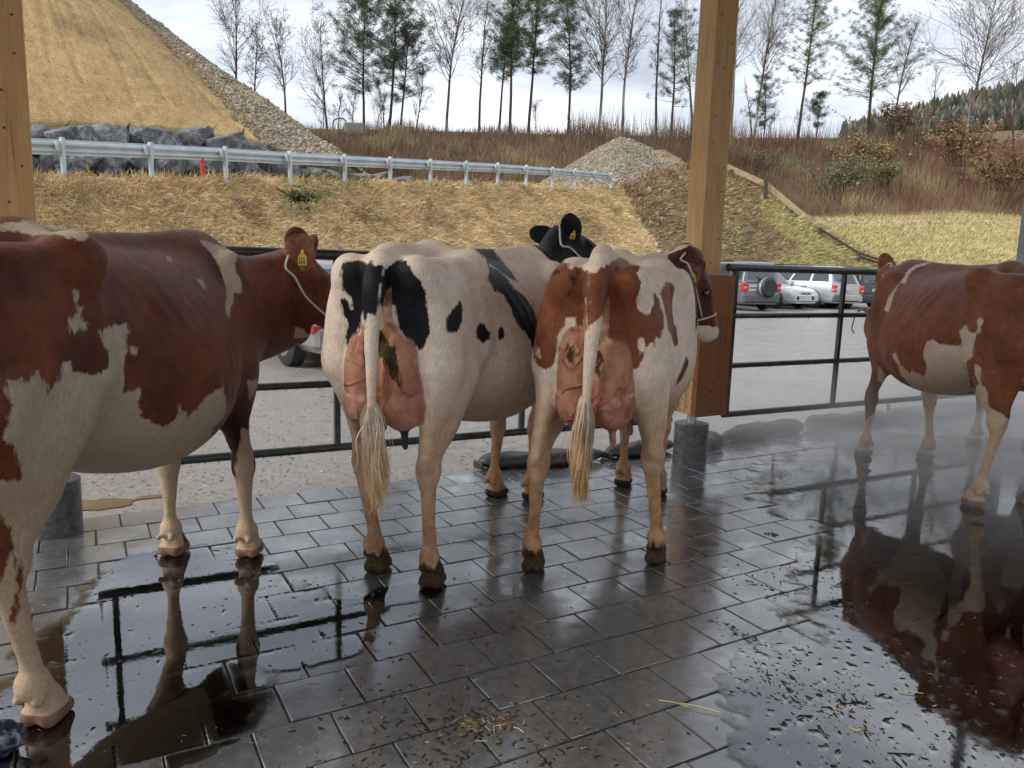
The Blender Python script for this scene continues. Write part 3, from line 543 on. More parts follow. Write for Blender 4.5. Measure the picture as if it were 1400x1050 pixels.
# ---------------------------------------------------------------- cows (implicit body -> one continuous mesh)
class Field:
    def __init__(s, lo, hi, h):
        s.lo=np.array(lo,np.float32); s.h=h
        s.n=np.ceil((np.array(hi)-np.array(lo))/h).astype(int)+1
        s.F=np.full(s.n,9.0,np.float32)
        s.ax=[s.lo[i]+h*np.arange(s.n[i],dtype=np.float32) for i in range(3)]
    def sub(s, lo, hi, pad):
        a=np.clip(np.floor((np.array(lo)-pad-s.lo)/s.h).astype(int),0,s.n-1)
        b=np.clip(np.ceil((np.array(hi)+pad-s.lo)/s.h).astype(int)+1,1,s.n)
        sl=tuple(slice(int(a[i]),int(b[i])) for i in range(3))
        X=s.ax[0][sl[0]][:,None,None]; Y=s.ax[1][sl[1]][None,:,None]; Z=s.ax[2][sl[2]][None,None,:]
        return sl,X,Y,Z
    def union(s, sl, d, k):
        f=s.F[sl]
        if k>0:
            hh=np.clip(k-np.abs(f-d),0,None)/k
            s.F[sl]=np.minimum(f,d)-hh*hh*k*0.25
        else: s.F[sl]=np.minimum(f,d)
    def carve(s, sl, d, k):
        f=s.F[sl]; d=-d
        hh=np.clip(k-np.abs(f-d),0,None)/k
        s.F[sl]=np.maximum(f,d)+hh*hh*k*0.25
    def cap(s, a, b, ra, rb, k=.03, sy=1.0):
        # tapered capsule; sy<1 squeezes it sideways (y)
        a=np.array(a,np.float32); b=np.array(b,np.float32); R=max(ra,rb)
        sl,X,Y,Z=s.sub(np.minimum(a,b)-R,np.maximum(a,b)+R,k+.03)
        ab=b-a; ab2=ab.copy(); ab2[1]/=sy; L=float(ab2@ab2)+1e-9
        px=X-a[0]; py=(Y-a[1])/sy; pz=Z-a[2]
        t=np.clip((px*ab2[0]+py*ab2[1]+pz*ab2[2])/L,0,1)
        d=np.sqrt((px-t*ab2[0])**2+(py-t*ab2[1])**2+(pz-t*ab2[2])**2)-(ra+t*(rb-ra))
        s.union(sl,d*(sy if sy<1 else 1),k)
    def chain(s, pts, k=.03, sy=1.0):
        P=np.array([p[:4] for p in pts],np.float32)
        if len(P)>2:      # smooth path with smoothly changing radius
            t=np.arange(len(P)); m=np.gradient(P,axis=0); Q=[]
            for i in range(len(P)-1):
                for u in np.arange(0,1,.2): Q.append((1+2*u)*(1-u)**2*P[i]+u*(1-u)**2*m[i]+u*u*(3-2*u)*P[i+1]+u*u*(u-1)*m[i+1])
            P=np.array(Q+[P[-1]],np.float32)
        R=float(P[:,3].max())
        sl,X,Y,Z=s.sub(P[:,:3].min(0)-R,P[:,:3].max(0)+R,k+.03)
        D=None
        for a,b in zip(P[:-1],P[1:]):
            ab=b[:3]-a[:3]; ab[1]/=sy; L=float(ab@ab)+1e-9
            px=X-a[0]; py=(Y-a[1])/sy; pz=Z-a[2]
            t=np.clip((px*ab[0]+py*ab[1]+pz*ab[2])/L,0,1)
            d=np.sqrt((px-t*ab[0])**2+(py-t*ab[1])**2+(pz-t*ab[2])**2)-(a[3]+t*(b[3]-a[3]))
            D=d if D is None else np.minimum(D,d)
        s.union(sl,D*(sy if sy<1 else 1),k)
    def ell(s, c, r, k=.04, R=None, carve=False):
        c=np.array(c,np.float32); r=np.array(r,np.float32); m=float(r.max())
        sl,X,Y,Z=s.sub(c-m,c+m,k+.03)
        px,py,pz=X-c[0],Y-c[1],Z-c[2]
        if R is not None:
            R=np.array(R)   # rows = local axes
            px,py,pz=(px*R[0][0]+py*R[0][1]+pz*R[0][2], px*R[1][0]+py*R[1][1]+pz*R[1][2], px*R[2][0]+py*R[2][1]+pz*R[2][2])
        k0=np.sqrt((px/r[0])**2+(py/r[1])**2+(pz/r[2])**2)
        k1=np.sqrt((px/r[0]**2)**2+(py/r[1]**2)**2+(pz/r[2]**2)**2)+1e-6
        d=np.clip(k0*(k0-1)/k1,-.5,.5)
        (s.carve if carve else s.union)(sl,d,k)
    def loft(s, tab, k):
        tab=np.array(tab,np.float32)
        sl,X,Y,Z=s.sub((tab[0,0],-.5,.3),(tab[-1,0],.5,1.7),.05)
        x=X[:,0,0]
        def smooth(col):
            # Catmull-Rom through the stations
            xs=tab[:,0]; v=tab[:,col]; m=np.gradient(v,xs)
            i=np.clip(np.searchsorted(xs,x)-1,0,len(xs)-2); hh=xs[i+1]-xs[i]; t=np.clip((x-xs[i])/hh,0,1)
            return ((1+2*t)*(1-t)**2*v[i]+t*(1-t)**2*hh*m[i]+t*t*(3-2*t)*v[i+1]+t*t*(t-1)*hh*m[i+1])[:,None,None]
        top,bot,w,mid=smooth(1),smooth(2),smooth(3),smooth(4)
        up=np.maximum(top-mid,.03); dn=np.maximum(mid-bot,.03)
        zz=np.where(Z>mid,(Z-mid)/up,(mid-Z)/dn); hz=np.where(Z>mid,up,dn)
        nz=np.where(Z>mid,1.75,2.2)
        kk=(np.abs(Y/w)**nz+np.abs(zz)**nz+1e-9)**(1/nz)
        d=(kk-1)*np.minimum(w,hz)*np.ones_like(X*Y*Z)
        ends=np.maximum(tab[0,0]-X,X-tab[-1,0])
        d=np.maximum(d,ends)
        s.union(sl,np.clip(d,-.5,.5),k)
    def mesh(s):
        F=s.F; nx,ny,nz=F.shape; S=F<0
        c=[(i,j,k) for i in(0,1) for j in(0,1) for k in(0,1)]
        cnt=sum(S[i:nx-1+i,j:ny-1+j,k:nz-1+k].astype(np.uint8) for i,j,k in c)
        act=np.argwhere((cnt>0)&(cnt<8))
        idx=np.full((nx-1,ny-1,nz-1),-1,np.int64); idx[act[:,0],act[:,1],act[:,2]]=np.arange(len(act))
        acc=np.zeros((len(act),3)); num=np.zeros(len(act))
        for a in c:
            for ax in range(3):
                if a[ax]: continue
                b=list(a); b[ax]=1
                fa=F[act[:,0]+a[0],act[:,1]+a[1],act[:,2]+a[2]]; fb=F[act[:,0]+b[0],act[:,1]+b[1],act[:,2]+b[2]]
                m=(fa<0)!=(fb<0); t=np.where(m,fa/(fa-fb+1e-12*(~m)),0)
                p=np.tile(np.array(a,float),(len(act),1)); p[:,ax]=t
                acc[m]+=p[m]; num[m]+=1
        V=(act+acc/num[:,None])*s.h+s.lo
        quads=[]
        for ax in range(3):
            o=[i for i in range(3) if i!=ax]
            sa=[slice(1,-1)]*3; sb=[slice(1,-1)]*3
            sa[ax]=slice(0,-1); sb[ax]=slice(1,None)
            A,B=S[tuple(sa)],S[tuple(sb)]
            e=np.argwhere(A!=B); off=np.ones(3,int); off[ax]=0; e=e+off
            flip=S[e[:,0],e[:,1],e[:,2]]
            q=[]
            for du,dv in((0,0),(1,0),(1,1),(0,1)):
                g=e.copy(); g[:,o[0]]-=du; g[:,o[1]]-=dv
                q.append(idx[g[:,0],g[:,1],g[:,2]])
            q=np.stack(q,1)
            fl=flip if ax!=1 else ~flip
            q[~fl]=q[~fl][:,::-1]
            quads.append(q)
        Q=np.concatenate(quads); Q=Q[(Q>=0).all(1)]
        return V,Q

def relax(V,Q,n=2,lam=.5):
    N=len(V); deg=np.zeros(N)
    E=np.concatenate([Q[:,[0,1]],Q[:,[1,2]],Q[:,[2,3]],Q[:,[3,0]]])
    deg=np.bincount(E.ravel(),minlength=N)
    for it in range(n):
        for l in (lam,-lam*.95):
            A=np.zeros_like(V)
            for i in range(3):
                A[:,i]=np.bincount(E[:,0],V[E[:,1],i],N)+np.bincount(E[:,1],V[E[:,0],i],N)
            V=V+l*(A/np.maximum(deg,1)[:,None]-V)
    return V

def vnormals(V,Q):
    n=np.cross(V[Q[:,2]]-V[Q[:,0]],V[Q[:,3]]-V[Q[:,1]]); N=np.zeros_like(V)
    for i in range(3):
        for j in range(4): N[:,i]+=np.bincount(Q[:,j],n[:,i],len(V))
    return N/(np.linalg.norm(N,axis=1)[:,None]+1e-12)

def unit(v): v=np.array(v,float); return v/np.linalg.norm(v)
def norm(v): return float(np.linalg.norm(v))

def cow_field(c):
    """c: dict with feet hl,hr,fl,fr (x,y), poll, muzzle (points), s scale, udder, h voxel"""
    s=c.get('s',1.0); h=c.get('h',.0125)
    poll=np.array(c['poll'],float); muz=np.array(c['muzzle'],float)
    lo=(-1.25,-.62,-.03); hi=(max(poll[0],muz[0],1.0)+.3, max(.62,poll[1]+.3,muz[1]+.2),max(1.62,poll[2]+.3))
    lo=(lo[0],min(lo[1],poll[1]-.3,muz[1]-.2),lo[2])
    f=Field(lo,hi,h)
    S=lambda *v: tuple(q*s for q in v)
    # trunk: x, top, bottom, half width, height of the widest line
    bw=c.get('belly',1.0)
    f.loft([[q*s for q in r] for r in [
      (-.93,1.38,1.12,.10,1.27),(-.82,1.415,1.0,.17,1.2),(-.62,1.43,.86,.22,1.12),(-.42,1.445,.74,.26*bw,1.05),
      (-.2,1.425,.64,.335*bw,.98),(.05,1.41,.575,.375*bw,.95),(.3,1.41,.58,.35*bw,.95),(.5,1.425,.61,.28*min(1,bw),.98),
      (.68,1.41,.64,.22*min(1,bw),1.02),(.82,1.36,.70,.17,1.05),(.92,1.25,.78,.10,1.02)]],0)
    L=c.get('lr',1.0); hw=c.get('hook',.235)
    for sg in (1,-1):
        # rump bones: hook, pin, ridge between them, thurl
        f.ell(S(-.44,sg*hw,1.365),S(.065,.038,.042),.09)
        f.cap(S(-.44,sg*(hw-.04),1.37),S(-.40,0,1.40),.04*s,.045*s,.08)
        f.cap(S(-.44,sg*(hw-.01),1.355),S(-.89,sg*.135,1.335),.045*s,.05*s,.09)
        f.ell(S(-.925,sg*.135,1.345),S(.04,.04,.045),.06)
        f.ell(S(-.66,sg*.20,1.20),S(.16,.070,.14),.10)
        # flank hollow
        f.ell(S(-.25,sg*.37,1.28),S(.09,.07,.07),.14,carve=True)
        f.cap(S(-.46,sg*(hw-.015),1.33),S(-.43,sg*.25,1.02),.035*s,.04*s,.10)
        # buttock, thigh, gaskin
        f.cap(S(-.865,sg*.135,1.28),S(-.80,sg*.205,.98),.075*s,.085*s,.09)
        f.ell(S(-.68,sg*.178,1.05),S(.23,.105,.30),.06)
        f.ell(S(-.55,sg*.18,1.0),S(.15,.085,.21),.07)
        foot=np.array([*c['hl' if sg>0 else 'hr'],0.]); fx,fy,_=foot
        hock=np.array([fx-.10*s, .62*fy+.38*sg*.18*s, .545*s]); hock=np.array(c.get('hockl' if sg>0 else 'hockr',hock))
        stif=np.array(S(-.53,sg*.20,.90)); fet=np.array([fx-.03,fy,.15])
        f.chain([(*stif,.10*s),(*(stif*.4+hock*.6+np.array([.02,0,.0])),.062*s),(*(hock+[.01,0,.03]),.050*L)],.06,.8)
        f.ell(stif*.55+hock*.45+np.array([-.03,0,.06]),(.10*s,.062*s,.14*s),.06)
        f.cap(S(-.79,sg*.20,.95),hock+[-.0,0,.13],.085*s,.033*L,.07,.72)
        f.cap(S(-.84,sg*.185,.98),hock+[-.045,0,.05],.055*s,.017*L,.045,.8)     # achilles cord
        f.ell(hock+[-.044,0,.04],(.030*L,.026*L,.045),.018)
        f.ell(hock+[.010,0,-.01],(.055*L,.050*L,.060),.03)
        f.chain([(*(hock+[.0,0,-.06]),.037*L),(*(hock*.45+fet*.55),.029*L),(*(fet+[0,0,.06]),.030*L),(*fet,.034*L)],.03,.95)
        f.ell(fet,(.040*L,.040*L,.040),.03)
        hoof(f,fx,fy,fet,L)
        # shoulder, foreleg
        foot=np.array([*c['fl' if sg>0 else 'fr'],0.]); fx,fy,_=foot
        f.ell(S(.62,sg*.17,1.10),S(.15,.095,.30),.08)
        f.ell(S(.80,sg*.15,.98),S(.09,.075,.12),.08)
        f.ell(S(.60,sg*.18,.86),S(.15,.09,.18),.07)
        elb=np.array(S(.57,sg*.18,.78)); knee=np.array([fx*.75+.58*s*.25+.015,fy*.85+sg*.15*s*.15,.45*s]); fet=np.array([fx-.005,fy,.14])
        f.chain([(*elb,.09*s),(*(elb*.45+knee*.55),.055*L),(*(knee+[0,0,.06]),.044*L)],.05,.85)
        f.ell(knee,(.046*L,.047*L,.065),.03)
        f.chain([(*(knee-[.0,0,.04]),.039*L),(*(knee*.45+fet*.55),.029*L),(*(fet+[0,0,.05]),.030*L),(*fet,.037*L)],.03,.92)
        f.ell(fet,(.043*L,.043*L,.040),.03)
        hoof(f,fx,fy,fet,L)
    # spine, sacrum, tail head, withers, brisket
    tz=c.get('tailz',1.40)
    f.chain([(*S(-.95,0,tz-.02),.038*s),(*S(-.82,0,tz+.005),.04*s),(*S(-.6,0,1.40),.040*s),(*S(-.35,0,1.40),.04*s),(*S(0,0,1.405),.04*s),(*S(.4,0,1.42),.045*s),(*S(.66,0,1.425),.05*s)],.06)
    f.ell(S(.60,0,1.37),S(.18,.10,.085),.08)
    f.ell(S(.84,0,.82),S(.12,.11,.17),.10)
    f.ell(S(-.83,0,1.16),S(.10,.12,.22),.08)
    # udder
    u=c.get('udder',1.0)
    if u:
        for q in (1,-1):
            f.ell(S(-.60,q*.075,.87),S(.20*u,.095*u,.16*u),.035)
            f.ell(S(-.875,q*.072,.925),S(.13,.083*u,.205),.014)
            f.ell(S(-.865,q*.074,.83),S(.138,.086*u,.118),.014)
        f.ell(S(-.85,0,.92),S(.12,.09,.18),.014)
        f.ell(S(-.42,0,.80),S(.22,.13,.10),.08)
        for tx,ty in((-.87,.075),(-.87,-.075),(-.58,.11),(-.58,-.11)):
            f.cap(S(tx,ty,.74),S(tx-.008,ty*1.15,.642),.0185,.0125,.014)
    # neck
    nb=np.array(S(.80,0,1.10)); nt=np.array(S(.62,0,1.34))
    ax=unit(muz-poll); up=np.array([0,0,1.]); sd=unit(np.cross(up,ax)); up=np.cross(ax,sd)
    R=[ax,sd,up]; hs=c.get('hs',1.08); P=lambda x,y,z: poll+(ax*x+sd*y+up*z)*hs; T=lambda *v: tuple(q*hs for q in v)
    back=P(-.01,0,-.07)
    thr=P(.10,0,-.165)+np.array([0,0,-c.get('throat',.0)])
    mid_t=(nt*.5+back*.5)+np.array(c.get('ncurve',(0,0,0)))*.5; mid_b=nb*.5+thr*.5+np.array(c.get('ncurve',(0,0,0)))*.5
    f.chain([(*nt,.10*s),(*(mid_t-[0,0,.045]),.085*s),(*back,.085*hs)],.08)
    f.chain([(*nb,.17*s),(*mid_b,c.get('nb',.125)*s),(*thr,.08*hs)],.09,.85)
    f.chain([(*(nt*.5+nb*.5),.16*s),(*(mid_t*.5+mid_b*.5),.115*s),(*(P(.03,0,-.10)),.085)],.08)
    f.cap(np.array(S(.88,0,.86)),thr+[0,0,-.035],.045,.028,.09)              # dewlap
    # head
    f.ell(P(.07,0,-.075),T(.14,.088,.10),.03,R)
    f.ell(P(0,0,-.005),T(.045,.055,.035),.03,R)
    f.cap(P(.16,0,-.06),P(.44,0,-.065),.083*hs,.056*hs,.04)
    f.ell(P(.19,0,-.045),T(.10,.098,.055),.04,R)
    f.cap(P(.10,.05,-.14),P(.40,.022,-.115),.058*hs,.036*hs,.05); f.cap(P(.10,-.05,-.14),P(.40,-.022,-.115),.058*hs,.036*hs,.05)
    f.ell(P(.455,0,-.078),T(.062,.066,.056),.035,R)
    f.ell(P(.44,0,-.125),T(.05,.045,.028),.025,R)
    for sg in(1,-1):
        f.ell(P(.185,sg*.088,-.045),T(.045,.020,.028),.03,R)                  # brow
        f.ell(P(.20,sg*.107,-.062),T(.022,.012,.015),.012,R,carve=True)
        f.ell(P(.498,sg*.034,-.062),T(.016,.012,.010),.012,R,carve=True)
        ed=c.get('earl' if sg>0 else 'earr',(-.25,.9,.15)); ew=c.get('ewl' if sg>0 else 'ewr'); ow=c.get('owl' if sg>0 else 'owr')
        e0=P(.045,sg*.085,-.045); ea=unit(ax*ed[0]+sd*sg*ed[1]+up*ed[2])
        if ew is not None: ea=unit(ew)
        opening=unit(ax*.8-up*.25 if ow is None else ow)
        opening=unit(opening-ea*(opening@ea)); eb=np.cross(ea,opening)
        f.cap(e0-ea*.02,e0+ea*.05,.032,.026,.03)
        f.ell(e0+ea*.105*hs,T(.098,.062,.024),.02,[ea,eb,opening])
        f.ell(e0+ea*.108*hs+opening*.022,T(.082,.048,.020),.012,[ea,eb,opening],carve=True)
    # tail
    if c.get('tail'): f.chain([(*p,) for p in c['tail']],.025)
    c['_P']=P; c['_ax']=(ax,sd,up)
    return f

def hoof(f,fx,fy,fet,L=1.0):
    f.cap(fet,(fx+.025,fy,.085),.037*L,.035*L,.02)
    f.ell((fx+.02,fy,.045),(.055*L,.030*L,.038),.02)
    for q in(1,-1):
        f.cap((fx-.012,fy+q*.026*L,.034),(fx+.075,fy+q*.023*L,.024),.029*L,.021*L,.014,.85)
        f.cap((fx+.01,fy+q*.020*L,.085),(fx+.058,fy+q*.021*L,.034),.030*L,.023*L,.014,.9)
        f.ell((fx-.055,fy+q*.027*L,.11),(.018*L,.013*L,.017),.012)
    sl,X,Y,Z=f.sub((fx-.14,fy-.14,-.06),(fx+.18,fy+.14,.03),0)      # flat sole
    f.F[sl]=np.maximum(f.F[sl],(0.002-Z)*np.ones_like(f.F[sl]))

def bend_fwd(p,kap):
    p=np.asarray(p,float); x=np.clip(p[...,0],-1.0,.85); a=-kap*x
    if abs(kap)<1e-6: return p.copy()
    cx=np.sin(kap*x)/kap; cy=-(1-np.cos(kap*x))/kap
    ex=p[...,0]-x
    o=p.copy(); o[...,0]=cx+ex*np.cos(a)-p[...,1]*np.sin(a); o[...,1]=cy+ex*np.sin(a)+p[...,1]*np.cos(a)
    return o
def bend_inv(q,kap):
    p=np.array(q,float)
    for _ in range(30): p[:2]+=(np.array(q)[:2]-bend_fwd(p,kap)[:2])*.8
    return p
def local(O,th,x,y):
    dx,dy=x-O[0],y-O[1]; return (dx*math.sin(th)+dy*math.cos(th), -dx*math.cos(th)+dy*math.sin(th))
COWS=[
 dict(key='one',O=(-1.53,2.86),th=5.7,hl=(-1.80,2.22),hr=(-1.42,2.18),fl=(-1.63,3.56),fr=(-1.26,3.56),poll=(-1.13,4.15,1.45),muzzle=(-.78,4.32,1.07),s=1.05,h=.0105,
      ewr=(-.30,-.15,1),owr=(.35,-1,.2),ewl=(.15,.5,.8),hs=1.2,throat=.14,nb=.17,lr=1.12,view=(-.8,-.6),tail=[(-.96,0,1.44,.05),(-1.04,0,1.36,.045),(-1.07,.03,1.15,.034),(-1.05,.05,.9,.024),(-1.04,.05,.72,.02)],belly=1.0),
 dict(key='two',O=(-.245,4.03),th=25,bend=.27,hook=.225,udder=1.08,hl=(-.61,3.43),hr=(-.335,3.27),fl=(-.09,4.66),fr=(.14,4.60),hs=1.06,poll=(.31,4.92,1.67),muzzle=(.66,5.12,1.47),s=1.05,h=.0115,
      ewl=(-1,.15,.28),owl=(.1,-1,.1),ewr=(-.35,-.6,.7),owr=(-.2,1,.6),lr=1.07,view=(-.88,-.48),tail=[(-.96,0,1.43,.052),(-1.05,0,1.36,.050),(-1.08,0,1.2,.030),(-1.085,0,1.0,.022),(-1.075,0,.80,.018)],belly=1.06),
 dict(key='three',O=(.63,4.21),th=19.3,bend=.10,hook=.215,udder=1.12,hl=(.125,3.48),hr=(.735,3.62),fl=(.76,4.98),fr=(.96,4.78),poll=(1.14,4.93,1.53),muzzle=(1.33,4.98,1.07),s=1.04,h=.0115,
      ewl=(.1,.6,.6),ewr=(-.75,-.55,-.55),owr=(.2,-1,.5),lr=1.07,tailz=1.44,view=(-.97,-.24),tail=[(-.96,0,1.42,.055),(-1.05,0,1.35,.050),(-1.09,0,1.2,.032),(-1.09,0.01,1.0,.023),(-1.075,.02,.82,.018)],belly=.88),
 dict(key='four',O=(3.14,5.40),th=-3.6,hl=(2.98,4.74),hr=(3.38,4.80),fl=(2.86,6.05),fr=(3.33,5.99),poll=(3.11,6.36,1.49),muzzle=(3.56,6.42,1.12),s=1.06,h=.012,
      ewl=(-.30,.05,1),owl=(-.3,-1,.1),ewr=(.3,.6,-.5),lr=1.07,view=(-.83,.56),tail=[(-.96,0,1.44,.05),(-1.04,0,1.36,.045),(-1.07,0,1.15,.034),(-1.05,0,.9,.024),(-1.04,0,.72,.02)],belly=1.08),
]
def wdir(v,th): return (v[0]*math.sin(th)+v[1]*math.cos(th), -v[0]*math.cos(th)+v[1]*math.sin(th), v[2])
def prep(c):
    th=math.radians(c['th']); d=dict(c); kap=c.get('bend',0)
    for k in('hl','hr','fl','fr'): d[k]=tuple(bend_inv(local(c['O'],th,*c[k]),kap)[:2])
    for k in('poll','muzzle'): d[k]=tuple(bend_inv((*local(c['O'],th,c[k][0],c[k][1]),c[k][2]),kap))
    aw=th+kap*.85
    for k in('ewl','ewr','owl','owr'):
        if k in d: d[k]=wdir(d[k],aw)
    return d
def build_cow_mesh(c):
    d=prep(c); f=cow_field(d); V,Q=f.mesh(); V=relax(V,Q)
    return d,V,Q
# coat outlines in each cow's own frame (h,z): an oblique sideways axis and the height
COAT={}
DIRTP={}
SKINP={}
COAT['one']=[('-',[(-0.409,1.499),(-0.284,1.522),(-0.21,1.537),(-0.092,1.554),(-0.037,1.526),(-0.069,1.479),(-0.099,1.486),(-0.136,1.497),(-0.211,1.497),(-0.283,1.505),(-0.407,1.476)]),('-',[(0.407,1.515),(0.582,1.481),(0.539,1.403),(0.567,1.333),(0.564,1.282),(0.524,1.29),(0.51,1.241),(0.472,1.194),(0.45,1.214),(0.488,1.291),(0.482,1.34),(0.47,1.414),(0.443,1.463)]),('-',[(0.237,1.439),(0.258,1.437),(0.256,1.417),(0.234,1.421)]),('-',[(0.34,1.353),(0.368,1.35),(0.381,1.319),(0.361,1.317)]),('-',[(-0.108,1.334),(-0.094,1.333),(-0.094,1.308),(-0.107,1.3)]),('-',[(-0.101,1.284),(-0.088,1.283),(-0.091,1.245),(-0.076,1.236),(-0.083,1.212),(-0.098,1.224),(-0.106,1.208),(-0.119,1.214),(-0.127,1.237),(-0.124,1.255),(-0.108,1.255)]),('-',[(-0.277,1.02),(-0.267,1.041),(-0.28,1.081),(-0.272,1.11),(-0.244,1.111),(-0.242,1.094),(-0.229,1.091),(-0.21,1.121),(-0.192,1.082),(-0.187,1.051),(-0.156,1.082),(-0.149,1.14),(-0.127,1.131),(-0.121,1.099),(-0.09,1.083),(-0.058,1.072),(-0.023,1.093),(-0.016,1.142),(-0.032,1.163),(-0.038,1.209),(-0.009,1.215),(0.042,1.216),(0.053,1.195),(0.039,1.177),(0.041,1.14),(0.06,1.147),(0.075,1.134),(0.072,1.114),(0.058,1.119),(0.045,1.13),(0.025,1.114),(0.025,1.076),(0.025,0.997),(0.048,0.994),(0.078,1.004),(0.07,0.949),(0.074,0.906),(0.112,0.87),(0.153,0.849),(0.195,0.862),(0.21,0.921),(0.216,0.884),(0.238,0.886),(0.239,0.863),(0.273,0.883),(0.309,0.921),(0.341,0.936),(0.391,0.946),(0.422,0.833),(0.405,0.791),(0.353,0.779),(0.381,0.644),(0.3,0.293),(0.007,0.549),(-0.193,0.597),(-0.213,0.37),(-0.15,0.025),(-0.164,-0.121),(-0.53,-0.106),(-0.512,0.28),(-0.332,0.519),(-0.295,0.616),(-0.291,0.507),(-0.32,0.397),(-0.304,0.374),(-0.275,0.548),(-0.307,0.705),(-0.352,0.793),(-0.348,0.841),(-0.269,0.821),(-0.259,0.872),(-0.277,0.934),(-0.294,0.957)]),('-',[(0.094,0.81),(0.247,0.815),(0.347,-0.094),(0.14,-0.08)]),('-',[(0.367,0.628),(0.46,0.427),(0.473,0.358),(0.511,0.311),(0.542,0.339),(0.538,0.463),(0.553,0.672),(0.619,0.635),(0.633,0.264),(0.768,-0.16),(0.368,-0.163)]),('-',[(0.57,0.9),(0.656,0.887),(0.617,0.833),(0.581,0.802)]),('-',[(0.924,1.089),(0.977,1.076),(1.005,1.049),(1.032,1.021),(0.915,1.034)])]
SKINP['one']=[]
DIRTP['one']=[]
COAT['two']=[('+',[(-0.617,1.434),(-0.583,1.444),(-0.536,1.443),(-0.529,1.435),(-0.511,1.446),(-0.506,1.429),(-0.471,1.426),(-0.474,1.405),(-0.489,1.337),(-0.498,1.294),(-0.502,1.242),(-0.539,1.241),(-0.544,1.206),(-0.555,1.134),(-0.571,1.078),(-0.589,1.088),(-0.597,1.136),(-0.588,1.201),(-0.615,1.227),(-0.621,1.282),(-0.607,1.296),(-0.59,1.284),(-0.585,1.252),(-0.573,1.248),(-0.583,1.302),(-0.612,1.324),(-0.62,1.381)]),('+',[(-0.489,1.337),(-0.474,1.405),(-0.448,1.426),(-0.402,1.454),(-0.383,1.45),(-0.368,1.416),(-0.334,1.374),(-0.309,1.339),(-0.3,1.277),(-0.283,1.215),(-0.284,1.161),(-0.308,1.106),(-0.319,1.087),(-0.342,1.105),(-0.379,1.141),(-0.404,1.193),(-0.413,1.247),(-0.422,1.273),(-0.442,1.277),(-0.479,1.267),(-0.495,1.285)]),('+',[(-0.367,1.1),(-0.344,1.083),(-0.333,1.045),(-0.349,1.06)]),('+',[(-0.58,1.06),(-0.57,1.065),(-0.573,1.026),(-0.583,1.029)]),('+',[(-0.136,1.292),(-0.118,1.254),(-0.127,1.2),(-0.168,1.163),(-0.213,1.174),(-0.22,1.206),(-0.19,1.249)]),('+',[(0.003,1.184),(0.031,1.176),(0.066,1.133),(0.065,1.103),(0.019,1.094),(-0.02,1.118),(-0.027,1.158)]),('+',[(0.131,1.156),(0.15,1.152),(0.156,1.108),(0.13,1.091),(0.117,1.106),(0.12,1.136)]),('+',[(0.033,1.461),(0.151,1.419),(0.184,1.387),(0.229,1.333),(0.291,1.288),(0.34,1.222),(0.403,1.031),(0.346,0.982),(0.302,1.086),(0.276,1.121),(0.249,1.138),(0.224,1.176),(0.193,1.25),(0.171,1.292),(0.135,1.313),(0.115,1.314),(0.088,1.366)]),('+',[(-0.126,1.538),(-0.045,1.547),(0.047,1.548),(0.076,1.547),(0.116,1.536),(0.167,1.477),(0.227,1.409),(0.26,1.359),(0.209,1.376),(0.162,1.408),(0.116,1.44),(0.018,1.48),(-0.009,1.504),(-0.021,1.527)])]
SKINP['two']=[[(-0.573,1.048),(-0.562,1.1),(-0.544,1.18),(-0.504,1.233),(-0.5,1.268),(-0.418,1.269),(-0.412,1.193),(-0.358,1.106),(-0.32,0.997),(-0.29,0.865),(-0.292,0.785),(-0.348,0.769),(-0.419,0.788),(-0.459,0.825),(-0.51,0.826),(-0.531,0.886),(-0.562,0.969)]]
DIRTP['two']=[[(-0.492,1.167),(-0.441,1.147),(-0.429,1.107),(-0.412,1.065),(-0.41,0.955),(-0.427,0.977),(-0.458,1.019),(-0.472,1.057),(-0.498,1.119)],[(-0.532,1.155),(-0.524,1.112),(-0.525,1.033),(-0.537,1.023),(-0.541,1.111)]]
